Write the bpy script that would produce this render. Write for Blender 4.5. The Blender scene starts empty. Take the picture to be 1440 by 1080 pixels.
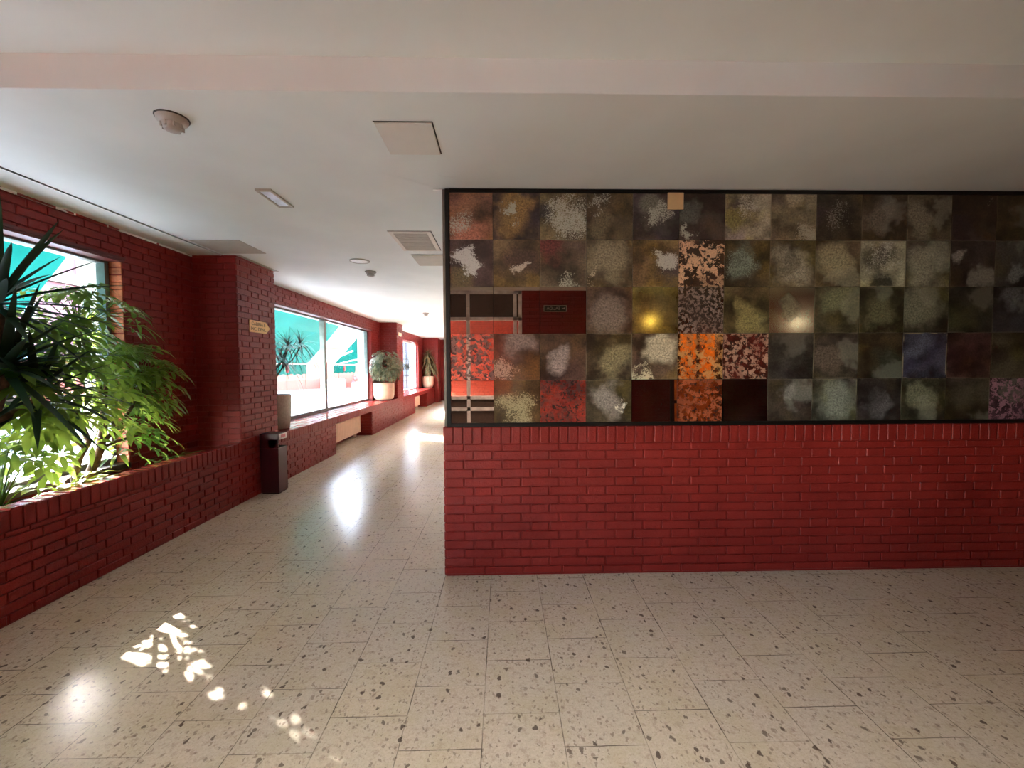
import bpy, math, random
from mathutils import Vector, Matrix

RND = random.Random(11)
C = bpy.context.scene.collection
PI = math.pi
V = Vector

# --------------------------------------------------------------------------
# materials
# --------------------------------------------------------------------------
def s2l(c):
    return tuple((v / 255 / 12.92) if v / 255 <= .04045 else ((v / 255 + .055) / 1.055) ** 2.4 for v in c)

def rgb(*c):
    return s2l(c) + (1.0,)

class NT:
    """small helper around a node tree"""
    def __init__(self, nt):
        self.nt = nt
    def n(self, t, ins=None, **kw):
        nd = self.nt.nodes.new(t)
        for k, v in kw.items():
            setattr(nd, k, v)
        for k, v in (ins or {}).items():
            s = nd.inputs[k]
            if hasattr(v, 'is_linked') or isinstance(v, bpy.types.NodeSocket):
                self.nt.links.new(v, s)
            else:
                s.default_value = v
        return nd
    def m(self, op, a, b=0.0, c=0.0, clamp=False):
        nd = self.n('ShaderNodeMath', {0: a, 1: b, 2: c}, operation=op)
        nd.use_clamp = clamp
        return nd.outputs[0]
    def vm(self, op, a, b=(0, 0, 0)):
        nd = self.n('ShaderNodeVectorMath', {0: a, 1: b}, operation=op)
        return nd.outputs['Value'] if op in ('LENGTH', 'DISTANCE') else nd.outputs[0]
    def mix(self, f, a, b, mode='MIX'):
        nd = self.nt.nodes.new('ShaderNodeMix')
        nd.data_type = 'RGBA'; nd.blend_type = mode
        for i, v in ((0, f), (6, a), (7, b)):
            if isinstance(v, bpy.types.NodeSocket):
                self.nt.links.new(v, nd.inputs[i])
            else:
                nd.inputs[i].default_value = v
        return nd.outputs[2]
    def ss(self, v, a, b, lo=0.0, hi=1.0):
        nd = self.n('ShaderNodeMapRange', {0: v, 1: a, 2: b, 3: lo, 4: hi}, interpolation_type='SMOOTHSTEP')
        return nd.outputs[0]
    def noise(self, vec, scale, detail=2.0, rough=.5, dist=0.0):
        nd = self.n('ShaderNodeTexNoise', {'Scale': scale, 'Detail': detail, 'Roughness': rough, 'Distortion': dist})
        if vec is not None:
            self.nt.links.new(vec, nd.inputs['Vector'])
        return nd

def newmat(name):
    m = bpy.data.materials.new(name); m.use_nodes = True
    nt = m.node_tree; nt.nodes.clear()
    T = NT(nt)
    out = T.n('ShaderNodeOutputMaterial')
    return m, T, out

def pbr(name, col, rough=.5, metal=0.0, spec=.5, var=.08, vscale=12, bump=0.0, bscale=80, coat=0.0, trans=None):
    m, T, out = newmat(name)
    tc = T.n('ShaderNodeTexCoord').outputs['Object']
    nz = T.noise(tc, vscale, 4).outputs['Fac']
    dark = tuple(max(0, c * (1 - var * 2)) for c in col[:3]) + (1,)
    light = tuple(min(1, c * (1 + var * 2)) for c in col[:3]) + (1,)
    c = T.mix(T.ss(nz, .3, .7), dark, light)
    b = T.n('ShaderNodeBsdfPrincipled', {'Base Color': c, 'Roughness': rough, 'Metallic': metal,
                                         'Specular IOR Level': spec, 'Coat Weight': coat})
    if bump:
        bn = T.noise(tc, bscale, 3).outputs['Fac']
        bp = T.n('ShaderNodeBump', {'Height': bn, 'Strength': bump, 'Distance': .002})
        T.nt.links.new(bp.outputs[0], b.inputs['Normal'])
    sh = b.outputs[0]
    if trans:
        tr = T.n('ShaderNodeBsdfTranslucent', {'Color': trans})
        sh = T.n('ShaderNodeMixShader', {0: .5, 1: sh, 2: tr.outputs[0]}).outputs[0]
    T.nt.links.new(sh, out.inputs[0])
    return m

def brick_mat(name='red_painted_brick', rough=.36, bs=.8):
    m, T, out = newmat(name)
    tc = T.n('ShaderNodeTexCoord').outputs['Object']
    n1 = T.noise(tc, 2.2, 5, .6).outputs['Fac']
    n2 = T.noise(tc, 45, 4, .6).outputs['Fac']
    c = T.mix(T.ss(n1, .3, .7), BRICK_A, BRICK_B)
    c = T.mix(T.ss(n2, .58, .75, 0, .35), c, BRICK_C)
    n3 = T.noise(tc, 130, 3, .6).outputs['Fac']
    h = T.m('ADD', T.m('MULTIPLY', n2, .7), T.m('MULTIPLY', n3, .45))
    bp = T.n('ShaderNodeBump', {'Height': h, 'Strength': bs, 'Distance': .006})
    b = T.n('ShaderNodeBsdfPrincipled', {'Base Color': c, 'Roughness': rough, 'Specular IOR Level': .28,
                                         'Normal': bp.outputs[0]})
    T.nt.links.new(b.outputs[0], out.inputs[0])
    return m

BRICK_A = (.195, .0150, .0115, 1)
BRICK_B = (.25, .021, .016, 1)
BRICK_C = (.31, .04, .03, 1)

def floor_mat():
    m, T, out = newmat('polished_terrazzo_tiles')
    tc = T.n('ShaderNodeTexCoord').outputs['Object']
    # columns run along Y, half-offset between neighbours
    mp = T.n('ShaderNodeMapping', {'Vector': tc, 'Location': (.354 + 30.0, -.2957 + 30.0, 0), 'Rotation': (0, 0, 0)})
    sx = T.n('ShaderNodeSeparateXYZ', {0: tc})
    u = T.m('ADD', sx.outputs[1], .354 + 30.0)
    v = T.m('ADD', sx.outputs[0], -.2957 + 30.0)
    uv = T.n('ShaderNodeCombineXYZ', {0: u, 1: v, 2: 0.0}).outputs[0]
    T.nt.nodes.remove(mp)
    wob = T.noise(tc, 25, 2).outputs['Color']
    uvw = T.vm('ADD', uv, T.vm('MULTIPLY', T.vm('SUBTRACT', wob, (.5, .5, .5)), (.003, .003, 0)))
    bt = T.n('ShaderNodeTexBrick', {'Vector': uvw, 'Scale': 1.0, 'Mortar Size': .0021, 'Mortar Smooth': .3, 'Bias': 0.0,
                                    'Brick Width': .3, 'Row Height': .3,
                                    'Color1': (0, 0, 0, 1), 'Color2': (1, 1, 1, 1), 'Mortar': (.5, .5, .5, 1)}, offset=.5, offset_frequency=2)
    rv = bt.outputs['Color']
    rr = T.n('ShaderNodeRGBToBW', {0: rv}).outputs[0]
    base = T.mix(rr, rgb(206, 194, 172), rgb(212, 197, 168))
    big = T.noise(tc, .9, 3).outputs['Fac']
    base = T.mix(T.ss(big, .35, .65, 0, .5), base, rgb(194, 178, 164))
    # fine mottling
    f1 = T.noise(tc, 90, 4, .65).outputs['Fac']
    base = T.mix(T.ss(f1, .42, .62, 0, .4), base, rgb(226, 212, 194))
    f3 = T.noise(tc, 32, 5, .7).outputs['Fac']
    base = T.mix(T.ss(f3, .5, .66, 0, .55), base, rgb(170, 146, 128))
    f4 = T.noise(tc, 6, 3, .6).outputs['Fac']
    base = T.mix(T.ss(f4, .45, .65, 0, .35), base, rgb(196, 182, 146))
    f2 = T.noise(tc, 170, 3, .6).outputs['Fac']
    base = T.mix(T.ss(f2, .56, .68, 0, .5), base, rgb(164, 142, 126))
    # chips
    wv = T.vm('ADD', tc, T.vm('MULTIPLY', T.vm('SUBTRACT', T.noise(tc, 45, 2).outputs['Color'], (.5, .5, .5)), (.03, .03, 0)))
    for sc, thr, keep, col, amt in ((36, .22, .82, rgb(140, 118, 104), .6), (23, .19, .90, rgb(96, 80, 72), .75), (14, .13, .86, rgb(84, 68, 60), .85), (60, .26, .78, rgb(122, 104, 92), .55)):
        vo = T.n('ShaderNodeTexVoronoi', {'Vector': T.vm('MULTIPLY', wv, (1.0, .72, 1.0)), 'Scale': float(sc)}, voronoi_dimensions='2D')
        rc = T.n('ShaderNodeSeparateColor', {0: vo.outputs['Color']}).outputs[0]
        mk = T.m('MULTIPLY', T.ss(vo.outputs['Distance'], thr, thr * .7), T.m('GREATER_THAN', rc, keep))
        base = T.mix(T.m('MULTIPLY', mk, amt), base, col)
    joint = bt.outputs['Fac']
    jn = T.ss(T.noise(tc, 3.3, 2).outputs['Fac'], .4, .6, .35, 1.0)
    base = T.mix(T.m('MULTIPLY', T.m('MULTIPLY', joint, jn), .85), base, rgb(70, 58, 50))
    rgh = T.m('ADD', .165, T.m('MULTIPLY', T.noise(tc, 4, 4, .6).outputs['Fac'], .10))
    hb = T.m('ADD', T.m('MULTIPLY', T.noise(tc, 3.0, 2).outputs['Fac'], .5), T.m('MULTIPLY', joint, -.06))
    hb = T.m('ADD', hb, T.m('MULTIPLY', T.noise(tc, 60, 2).outputs['Fac'], .02))
    bp = T.n('ShaderNodeBump', {'Height': hb, 'Strength': .18, 'Distance': .012})
    b = T.n('ShaderNodeBsdfPrincipled', {'Base Color': base, 'Roughness': rgh, 'Specular IOR Level': .2, 'Normal': bp.outputs[0]})
    T.nt.links.new(b.outputs[0], out.inputs[0])
    return m

def glass_mat(name, tint=(1, 1, 1, 1), refl=.06):
    m, T, out = newmat(name)
    tr = T.n('ShaderNodeBsdfTransparent', {0: tint})
    gl = T.n('ShaderNodeBsdfGlossy', {0: (1, 1, 1, 1), 'Roughness': .02})
    lw = T.n('ShaderNodeFresnel', {'IOR': 1.35}).outputs[0]
    sh = T.n('ShaderNodeMixShader', {0: lw, 1: tr.outputs[0], 2: gl.outputs[0]})
    T.nt.links.new(sh.outputs[0], out.inputs[0])
    return m

def emis(name, col, st):
    m, T, out = newmat(name)
    e = T.n('ShaderNodeEmission', {0: col, 1: st})
    T.nt.links.new(e.outputs[0], out.inputs[0])
    return m

def fabric_mat():
    m, T, out = newmat('turquoise_awning_canvas')
    tc = T.n('ShaderNodeTexCoord').outputs['Object']
    nz = T.noise(tc, 1.3, 3).outputs['Fac']
    c = T.mix(T.ss(nz, .3, .7), AWN_A, AWN_B)
    d = T.n('ShaderNodeBsdfDiffuse', {0: c})
    t = T.n('ShaderNodeBsdfTranslucent', {0: c})
    sh = T.n('ShaderNodeMixShader', {0: .22, 1: d.outputs[0], 2: t.outputs[0]})
    T.nt.links.new(sh.outputs[0], out.inputs[0])
    return m
AWN_A = (.002, .044, .036, 1)
AWN_B = (.004, .062, .052, 1)

def leaf_mat(name, a, b, tr, trw=.35, rough=.35):
    m, T, out = newmat(name)
    tc = T.n('ShaderNodeTexCoord').outputs['Object']
    nz = T.noise(tc, 9, 3).outputs['Fac']
    c = T.mix(T.ss(nz, .35, .65), a, b)
    p = T.n('ShaderNodeBsdfPrincipled', {'Base Color': c, 'Roughness': rough, 'Specular IOR Level': .5})
    t = T.n('ShaderNodeBsdfTranslucent', {0: tr})
    sh = T.n('ShaderNodeMixShader', {0: trw, 1: p.outputs[0], 2: t.outputs[0]})
    T.nt.links.new(sh.outputs[0], out.inputs[0])
    return m

# ---- aged mirror tiles ----------------------------------------------------
def aged_group():
    g = bpy.data.node_groups.new('aged_mirror', 'ShaderNodeTree')
    I = g.interface
    def inp(n, t, d):
        s = I.new_socket(n, in_out='INPUT', socket_type=t); s.default_value = d
    for n in ('Base', 'Haze', 'Speck', 'Blotch', 'Tint'):
        inp(n, 'NodeSocketColor', (.1, .1, .1, 1))
    for n in ('HC', 'SC'):
        inp(n, 'NodeSocketVector', (.5, .5, 0))
    for n in ('Seed', 'HR', 'SR', 'SD', 'Blot', 'BlotScale', 'Mirror', 'Edge', 'Rough', 'Haze2'):
        inp(n, 'NodeSocketFloat', 0.0)
    I.new_socket('Shader', in_out='OUTPUT', socket_type='NodeSocketShader')
    T = NT(g)
    gi = T.n('NodeGroupInput').outputs; go = T.n('NodeGroupOutput')
    uv = T.n('ShaderNodeTexCoord').outputs['UV']
    off = T.n('ShaderNodeCombineXYZ', {0: T.m('MULTIPLY', gi['Seed'], 7.31), 1: T.m('MULTIPLY', gi['Seed'], 3.17), 2: gi['Seed']}).outputs[0]
    P = T.vm('ADD', uv, off)
    def warp(vec, sc, amp, det=4, rough=.6):
        w = T.noise(P, sc, det, rough).outputs['Color']
        return T.vm('ADD', vec, T.vm('MULTIPLY', T.vm('SUBTRACT', w, (.5, .5, .5)), (amp, amp, 0)))
    gr = T.noise(P, 24, 5, .7).outputs['Fac']
    gr2 = T.noise(P, 75, 3, .6).outputs['Fac']
    cl = T.noise(P, 1.7, 4, .6)
    # haze: soft cloud with a torn rim
    dh = T.vm('DISTANCE', warp(warp(uv, 1.5, 1.0, 3), 7, .25, 5, .7), gi['HC'])
    hq = T.m('DIVIDE', dh, gi['HR'])
    hm = T.ss(T.m('ADD', hq, T.m('MULTIPLY', T.m('SUBTRACT', gr, .5), .5)), 1.2, .45)
    rim = T.m('MULTIPLY', T.ss(hq, 1.45, 1.05), T.ss(hq, .7, 1.05))
    # pale lace of crystals
    ds = T.vm('DISTANCE', warp(warp(uv, 2.3, 1.0, 3), 9, .25, 5, .7), gi['SC'])
    sm = T.ss(T.m('DIVIDE', ds, gi['SR']), 1.15, .2)
    fine = T.m('ADD', T.m('MULTIPLY', T.noise(P, 30, 5, .75, .6).outputs['Fac'], .72), T.m('MULTIPLY', gr2, .28))
    fine = T.ss(fine, .3, .7)
    thr = T.m('SUBTRACT', 1.04, T.m('MULTIPLY', T.m('MULTIPLY', sm, T.ss(cl.outputs['Fac'], .25, .6, .6, 1.15)), T.m('MULTIPLY', gi['SD'], 1.75)))
    sp = T.m('MULTIPLY', T.ss(T.m('SUBTRACT', fine, thr), -.03, .16), T.ss(sm, .02, .2))
    # corrosion blotches with dark pits
    bn = T.noise(T.vm('ADD', P, (3.1, 1.7, 0)), gi['BlotScale'], 5, .68, .3).outputs['Fac']
    bm = T.m('MULTIPLY', T.ss(bn, .49, .515), gi['Blot'])
    pn = T.noise(T.vm('ADD', P, (9.1, 4.7, 0)), T.m('MULTIPLY', gi['BlotScale'], 1.5), 5, .7, .3).outputs['Fac']
    pm = T.m('MULTIPLY', T.ss(pn, .555, .585), gi['Blot'])
    def grey(v):
        return T.n('ShaderNodeCombineColor', {0: v, 1: v, 2: v}).outputs[0]
    mul = T.m('MULTIPLY', T.ss(cl.outputs['Fac'], .3, .7, .25, 1.35), T.ss(gr, .28, .72, .6, 1.4))
    base = T.mix(1.0, gi['Base'], grey(mul), 'MULTIPLY')
    # uneven tint of the old silvering
    hue = T.n('ShaderNodeSeparateColor', {0: T.noise(P, 1.3, 3).outputs['Color']}).outputs
    base = T.mix(T.ss(hue[0], .5, .7, 0, .55), base, T.mix(1.0, base, (.75, .62, 1.0, 1), 'MULTIPLY'))
    base = T.mix(T.ss(hue[1], .48, .68, 0, .8), base, T.mix(1.0, base, (1.25, 1.2, .6, 1), 'MULTIPLY'))
    hz = T.mix(1.0, gi['Haze'], grey(T.m('MULTIPLY', T.ss(gr, .28, .72, .4, 1.6), T.ss(gr2, .3, .7, .7, 1.3))), 'MULTIPLY')
    c = T.mix(T.m('MULTIPLY', rim, .45), base, T.mix(1.0, base, (.4, .36, .36, 1), 'MULTIPLY'))
    c = T.mix(T.m('MULTIPLY', hm, .92), c, hz)
    wn = T.n('ShaderNodeTexWhiteNoise', {'W': T.m('MULTIPLY', gi['Seed'], 1.37)}, noise_dimensions='1D')
    d2 = T.vm('DISTANCE', warp(warp(uv, 1.9, 1.1, 3), 10, .22, 5, .7), T.vm('MULTIPLY', wn.outputs['Color'], (1, 1, 0)))
    h2 = T.ss(T.m('ADD', T.m('DIVIDE', d2, .34), T.m('MULTIPLY', T.m('SUBTRACT', gr, .5), .6)), 1.1, .55)
    h2c = T.mix(T.m('GREATER_THAN', wn.outputs['Value'], .5), T.mix(1.0, base, (.45, .4, .4, 1), 'MULTIPLY'), T.mix(.3, hz, gi['Speck']))
    c = T.mix(T.m('MULTIPLY', h2, gi['Haze2']), c, h2c)
    spc = T.mix(1.0, gi['Speck'], grey(T.ss(gr2, .3, .7, .75, 1.1)), 'MULTIPLY')
    c = T.mix(T.m('MULTIPLY', sp, .9), c, spc)
    bl = T.mix(T.ss(cl.outputs['Fac'], .4, .6), gi['Blotch'], T.mix(.5, gi['Blotch'], gi['Base']))
    bl = T.mix(1.0, bl, grey(T.ss(gr, .25, .75, .75, 1.15)), 'MULTIPLY')
    c = T.mix(bm, c, bl)
    c = T.mix(pm, c, (.012, .009, .008, 1))
    s = T.n('ShaderNodeSeparateXYZ', {0: uv})
    ex = T.m('MAXIMUM', T.m('ABSOLUTE', T.m('SUBTRACT', s.outputs[0], .5)), T.m('ABSOLUTE', T.m('SUBTRACT', s.outputs[1], .5)))
    em = T.m('MULTIPLY', T.m('MULTIPLY', T.ss(ex, .470, .492), gi['Edge']), T.ss(cl.outputs['Fac'], .42, .58, .0, 1.0))
    c = T.mix(em, c, rgb(150, 142, 115))  # bevel highlight painted as a pale line along the tile border
    patina = T.n('ShaderNodeBsdfPrincipled', {'Base Color': c, 'Roughness': .32, 'Specular IOR Level': .45})
    mir = T.n('ShaderNodeBsdfGlossy', {0: gi['Tint'], 'Roughness': gi['Rough']})
    cover = T.m('MAXIMUM', T.m('MAXIMUM', sp, pm), T.m('MAXIMUM', bm, T.m('MULTIPLY', hm, .7)))
    fac = T.m('MULTIPLY', gi['Mirror'], T.m('SUBTRACT', 1.0, cover))
    ms = T.n('ShaderNodeMixShader', {0: fac, 1: patina.outputs[0], 2: mir.outputs[0]})
    g.links.new(ms.outputs[0], go.inputs[0])
    return g

AGED = aged_group()
def aged_mat(seed, base, haze=(60, 52, 44), hc=(.5, .5), hr=.01, speck=(165, 170, 155), sc=(.5, .5), sr=.01, sd=0.0,
             blot=0.0, bcol=(185, 150, 120), bscale=6.5, mirror=.10, edge=.15, tint=(150, 120, 100), rough=.12, gain=1.0, haze2=.55):
    m, T, out = newmat('aged_mirror_tile')
    g = T.n('ShaderNodeGroup'); g.node_tree = AGED
    def col(c):
        l = s2l(c)
        return tuple(min(1, v * TILE_GAIN * gain) for v in l) + (1,)
    for k, v in dict(Base=col(base), Haze=col(haze), Speck=col(speck), Blotch=col(bcol), Tint=rgb(*tint), HC=hc + (0,), SC=sc + (0,),
                     Seed=float(seed), HR=hr, SR=sr, SD=sd, Blot=blot, BlotScale=bscale, Mirror=mirror, Edge=edge, Rough=rough, Haze2=haze2).items():
        g.inputs[k].default_value = v
    T.nt.links.new(g.outputs[0], out.inputs[0])
    return m
TILE_GAIN = 1.3

M = {}
M['brick'] = brick_mat()
M['brick_rear_lit'] = pbr('lit_rear_brick', (.30, .045, .022, 1), .5, var=.12, vscale=20, bump=.5)  # red brick shifted to orange, strong rear light put into its colour
M['brick_gloss'] = brick_mat('glossy_red_painted_brick', .16, .12)
M['sheet_grey'] = pbr('grey_sheet', rgb(70, 74, 84), .6)
M['brick_orange'] = pbr('orange_jamb_brick', (.46, .14, .05, 1), .6, var=.15, vscale=20, bump=.5)
M['floor'] = floor_mat()
M['ceiling'] = pbr('white_ceiling_plaster', rgb(226, 232, 229), .75, var=.015, vscale=2, bump=.08, bscale=40)
M['ceiling_step'] = pbr('toned_beam_paint', rgb(214, 220, 218), .75, var=.015, vscale=2)  # step face toned darker than the ceiling to offset bounced light
M['panel_white'] = pbr('panel_white', rgb(214, 210, 200), .5, var=.01)
M['panel_grey'] = pbr('panel_grey', rgb(176, 172, 160), .55, var=.02)
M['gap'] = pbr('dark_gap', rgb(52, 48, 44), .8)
M['plaster'] = pbr('white_wall_plaster', rgb(216, 210, 200), .8, var=.02)
M['black'] = pbr('black_frame', rgb(15, 13, 12), .4, spec=.25)
M['bronze'] = pbr('grey_edge_profile', rgb(120, 114, 104), .35, metal=.6)
M['alu'] = pbr('grey_window_frame', rgb(120, 128, 124), .35, metal=.5)
M['white_frame'] = pbr('white_window_frame', rgb(225, 225, 222), .4)
M['red_metal'] = pbr('red_brown_casing', rgb(96, 36, 32), .4)
M['glass'] = glass_mat('window_glass')
M['soil'] = pbr('dark_potting_soil', rgb(52, 38, 28), .95, var=.3, vscale=40, bump=1.0, bscale=60)
M['bin'] = pbr('dark_maroon_metal', rgb(62, 20, 30), .32, var=.04, coat=.2)
M['bin_dark'] = pbr('black_void', rgb(14, 10, 12), .7)
M['bin_white'] = pbr('white_sticker', rgb(226, 210, 208), .5)
M['bin_red'] = pbr('red_sticker', rgb(206, 110, 118), .5)
M['sign'] = pbr('yellow_sign_plastic', rgb(240, 188, 120), .4, var=.02)
M['sign_text'] = pbr('brown_sign_text', rgb(112, 72, 26), .6)
M['cream'] = pbr('cream_enamel', rgb(246, 222, 196), .4, var=.02)
M['cream_plate'] = pbr('beige_plate', rgb(206, 176, 126), .45, var=.03)
M['pot_beige'] = pbr('beige_stone_pot', rgb(186, 168, 148), .7, var=.05, vscale=40, bump=.3)
M['pot_white'] = pbr('cream_white_pot', rgb(214, 170, 144), .55, var=.03, bump=.1)
M['det_white'] = pbr('detector_plastic', rgb(170, 166, 158), .4, var=.01)
M['det_dark'] = pbr('detector_shadow_ring', rgb(70, 66, 62), .6)
M['bark'] = pbr('brown_bark', rgb(104, 78, 58), .85, var=.25, vscale=30, bump=.6, bscale=40)
M['bark_light'] = pbr('pale_cane', rgb(140, 112, 84), .85, var=.2, vscale=30, bump=.5, bscale=40)
M['umbrella_leaf'] = leaf_mat('umbrella_tree_leaf', rgb(20, 48, 18), rgb(62, 98, 40), (.42, .56, .08, 1), .42)
M['yucca_leaf'] = leaf_mat('yucca_leaf', rgb(14, 34, 20), rgb(26, 50, 26), (.03, .07, .02, 1), .12, .5)
M['pothos'] = leaf_mat('pale_yellow_green_leaf', rgb(120, 140, 50), rgb(170, 175, 80), (.45, .55, .08, 1), .4)
M['drac'] = leaf_mat('dracaena_leaf', rgb(40, 52, 40), rgb(84, 66, 44), (.05, .07, .03, 1), .12)
M['bush_leaf'] = leaf_mat('bush_leaf', rgb(64, 76, 50), rgb(132, 128, 96), (.1, .14, .06, 1), .18)
M['palm_leaf'] = leaf_mat('palm_leaf', rgb(92, 92, 58), rgb(140, 120, 82), (.1, .13, .05, 1), .2)
M['awning'] = fabric_mat()
M['awning_red'] = pbr('red_emblem', rgb(120, 8, 22), .6)
M['awning_white'] = pbr('white_painted_metal', rgb(235, 235, 235), .4)
M['terrace'] = pbr('pale_terrace_paving', rgb(100, 101, 101), .8, var=.05)
M['salmon'] = pbr('salmon_wall_paint', rgb(98, 36, 18), .8, var=.06, vscale=3)
M['facade_pink'] = pbr('pink_facade_brick', rgb(74, 40, 50), .8, var=.12, vscale=6)
M['facade_cream'] = pbr('cream_facade_band', rgb(88, 74, 66), .8)
M['facade_pale'] = pbr('pale_cream_facade', rgb(150, 136, 122), .8)
M['facade_glass'] = pbr('facade_glass', rgb(120, 140, 165), .2)
M['blue'] = pbr('blue_cloth', rgb(60, 90, 170), .7)
M['wood_brown'] = pbr('brown_panel', rgb(74, 58, 48), .5, var=.08, vscale=20)
M['orange_wall'] = pbr('orange_room_paint', rgb(224, 166, 84), .7)
M['door_dark'] = pbr('dark_door_frame', rgb(60, 32, 24), .45)
M['exit_green'] = pbr('dark_green_sign', rgb(38, 58, 46), .4)
M['exit_pale'] = pbr('pale_sign_lettering', rgb(190, 200, 180), .5)
M['tile_back'] = pbr('dark_backing', rgb(30, 26, 23), .6)
M['globe'] = emis('warm_lamp_glow', (1.0, .66, .2, 1), 2.6)
M['globe_pale'] = emis('pale_lamp_glow', (1.0, .86, .62, 1), 1.4)
M['cool'] = pbr('frosted_luminaire', rgb(206, 216, 232), .3)
M['shrub_red'] = leaf_mat('red_flowers', rgb(200, 70, 90), rgb(220, 120, 120), (.4, .1, .1, 1), .3)

# --------------------------------------------------------------------------
# mesh collector
# --------------------------------------------------------------------------
class MB:
    def __init__(s):
        s.v = []; s.f = []; s.mi = []; s.uv = {}
        s.sm = []
    def face(s, pts, mi=0, smooth=False, uv=None):
        i = len(s.v)
        s.v += [tuple(p) for p in pts]
        s.f.append(list(range(i, i + len(pts)))); s.mi.append(mi); s.sm.append(smooth)
        if uv: s.uv[len(s.f) - 1] = uv
    def grid(s, rows, mi=0, smooth=True, close=False):
        i = len(s.v); n = len(rows[0])
        for r in rows: s.v += [tuple(p) for p in r]
        for a in range(len(rows) - 1):
            for b in range(n if close else n - 1):
                b2 = (b + 1) % n
                s.f.append([i + a * n + b, i + a * n + b2, i + (a + 1) * n + b2, i + (a + 1) * n + b])
                s.mi.append(mi); s.sm.append(smooth)
    def box(s, x0, x1, y0, y1, z0, z1, mi=0, bev=0.0):
        if bev <= 0:
            p = [(x, y, z) for z in (z0, z1) for y in (y0, y1) for x in (x0, x1)]
            i = len(s.v); s.v += p
            for q in ((0, 2, 3, 1), (4, 5, 7, 6), (0, 1, 5, 4), (2, 6, 7, 3), (0, 4, 6, 2), (1, 3, 7, 5)):
                s.f.append([i + k for k in q]); s.mi.append(mi); s.sm.append(False)
        else:
            b = bev
            rings = []
            for z, o in ((z0, b), (z0 + b, 0), (z1 - b, 0), (z1, b)):
                rings.append([(x0 + o + (b if 0 else 0), y0 + b + o, z), (x0 + b + o, y0 + o, z), (x1 - b - o, y0 + o, z), (x1 - o, y0 + b + o, z),
                              (x1 - o, y1 - b - o, z), (x1 - b - o, y1 - o, z), (x0 + b + o, y1 - o, z), (x0 + o, y1 - b - o, z)])
            s.grid(rings, mi, False, True)
            s.face(rings[0][::-1], mi); s.face(rings[-1], mi)
    def tube(s, pts, rad, n=8, mi=0, cap=True):
        pts = [V(p) for p in pts]; rows = []
        if not hasattr(rad, '__len__'): rad = [rad] * len(pts)
        ref = V((.31, .17, .93))
        for k, p in enumerate(pts):
            t = (pts[min(k + 1, len(pts) - 1)] - pts[max(k - 1, 0)]).normalized()
            if abs(t.dot(ref)) > .95: ref = V((1, 0, .1))
            a = t.cross(ref).normalized(); b = t.cross(a).normalized()
            rows.append([p + rad[k] * (math.cos(2 * PI * j / n) * a + math.sin(2 * PI * j / n) * b) for j in range(n)])
        s.grid(rows, mi, True, True)
        if cap:
            s.face(rows[0], mi); s.face(rows[-1], mi)
    def lathe(s, prof, c, n=32, mi=0, axis='z', smooth=True):
        rows = []
        for r, h in prof:
            row = []
            for j in range(n):
                a = 2 * PI * j / n
                d = (r * math.cos(a), r * math.sin(a), h)
                if axis == 'y': d = (d[0], h, d[1])
                if axis == 'x': d = (h, d[0], d[1])
                row.append((c[0] + d[0], c[1] + d[1], c[2] + d[2]))
            rows.append(row)
        s.grid(rows, mi, smooth, True)
    def leaf(s, base, d, up, L, w, droop, seg=5, fold=.25, mi=0, tip=.75, prof=None):
        base = V(base); d = V(d).normalized(); up = V(up)
        side = d.cross(up)
        if side.length < 1e-4: side = d.cross(V((1, 0, 0)))
        side.normalize(); nrm = side.cross(d).normalized()
        rows = []
        for k in range(seg + 1):
            t = k / seg
            p = base + d * (L * t) - V((0, 0, 1)) * (droop * L * t * t)
            ww = w * (prof(t) if prof else math.sin(PI * min(1, t ** tip)) )
            ww = max(ww, w * .02)
            rows.append([p - side * ww + nrm * (fold * ww), p, p + side * ww + nrm * (fold * ww)])
        s.grid(rows, mi, True)
    def build(s, name, mats, parent=None, origin=None):
        if not isinstance(mats, (list, tuple)): mats = [mats]
        o = V(origin) if origin is not None else (V(parent['_o']) if parent is not None and '_o' in parent else V((0, 0, 0)))
        me = bpy.data.meshes.new(name)
        me.from_pydata([tuple(V(p) - o) for p in s.v], [], s.f)
        for m in mats: me.materials.append(m)
        me.polygons.foreach_set('material_index', s.mi)
        me.polygons.foreach_set('use_smooth', s.sm)
        if s.uv:
            ul = me.uv_layers.new(name='UVMap')
            for fi, uvs in s.uv.items():
                for li, t in zip(me.polygons[fi].loop_indices, uvs): ul.data[li].uv = t
        me.update()
        ob = bpy.data.objects.new(name, me); C.objects.link(ob)
        if parent is not None:
            ob.parent = parent
            ob['_o'] = tuple(o)
        else:
            ob.location = o
            ob['_o'] = tuple(o)
        return ob

def tag(o, label, cat, group=None, kind=None):
    o['label'] = label; o['category'] = cat
    if group: o['group'] = group
    if kind: o['kind'] = kind
    return o
def thing(name, loc, label, cat, group=None):
    o = bpy.data.objects.new(name, None); C.objects.link(o)
    o.location = loc; o['_o'] = tuple(loc); o.empty_display_size = .1
    return tag(o, label, cat, group)
def struct(o):
    o['kind'] = 'structure'; return o
def dup(root, delta, label=None):
    def cp(o, par):
        c = o.copy(); C.objects.link(c)
        if par is not None: c.parent = par
        for ch in list(o.children): cp(ch, c)
        return c
    r = cp(root, None); r.location = V(root.location) + V(delta)
    if label: r['label'] = label
    return r

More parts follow.
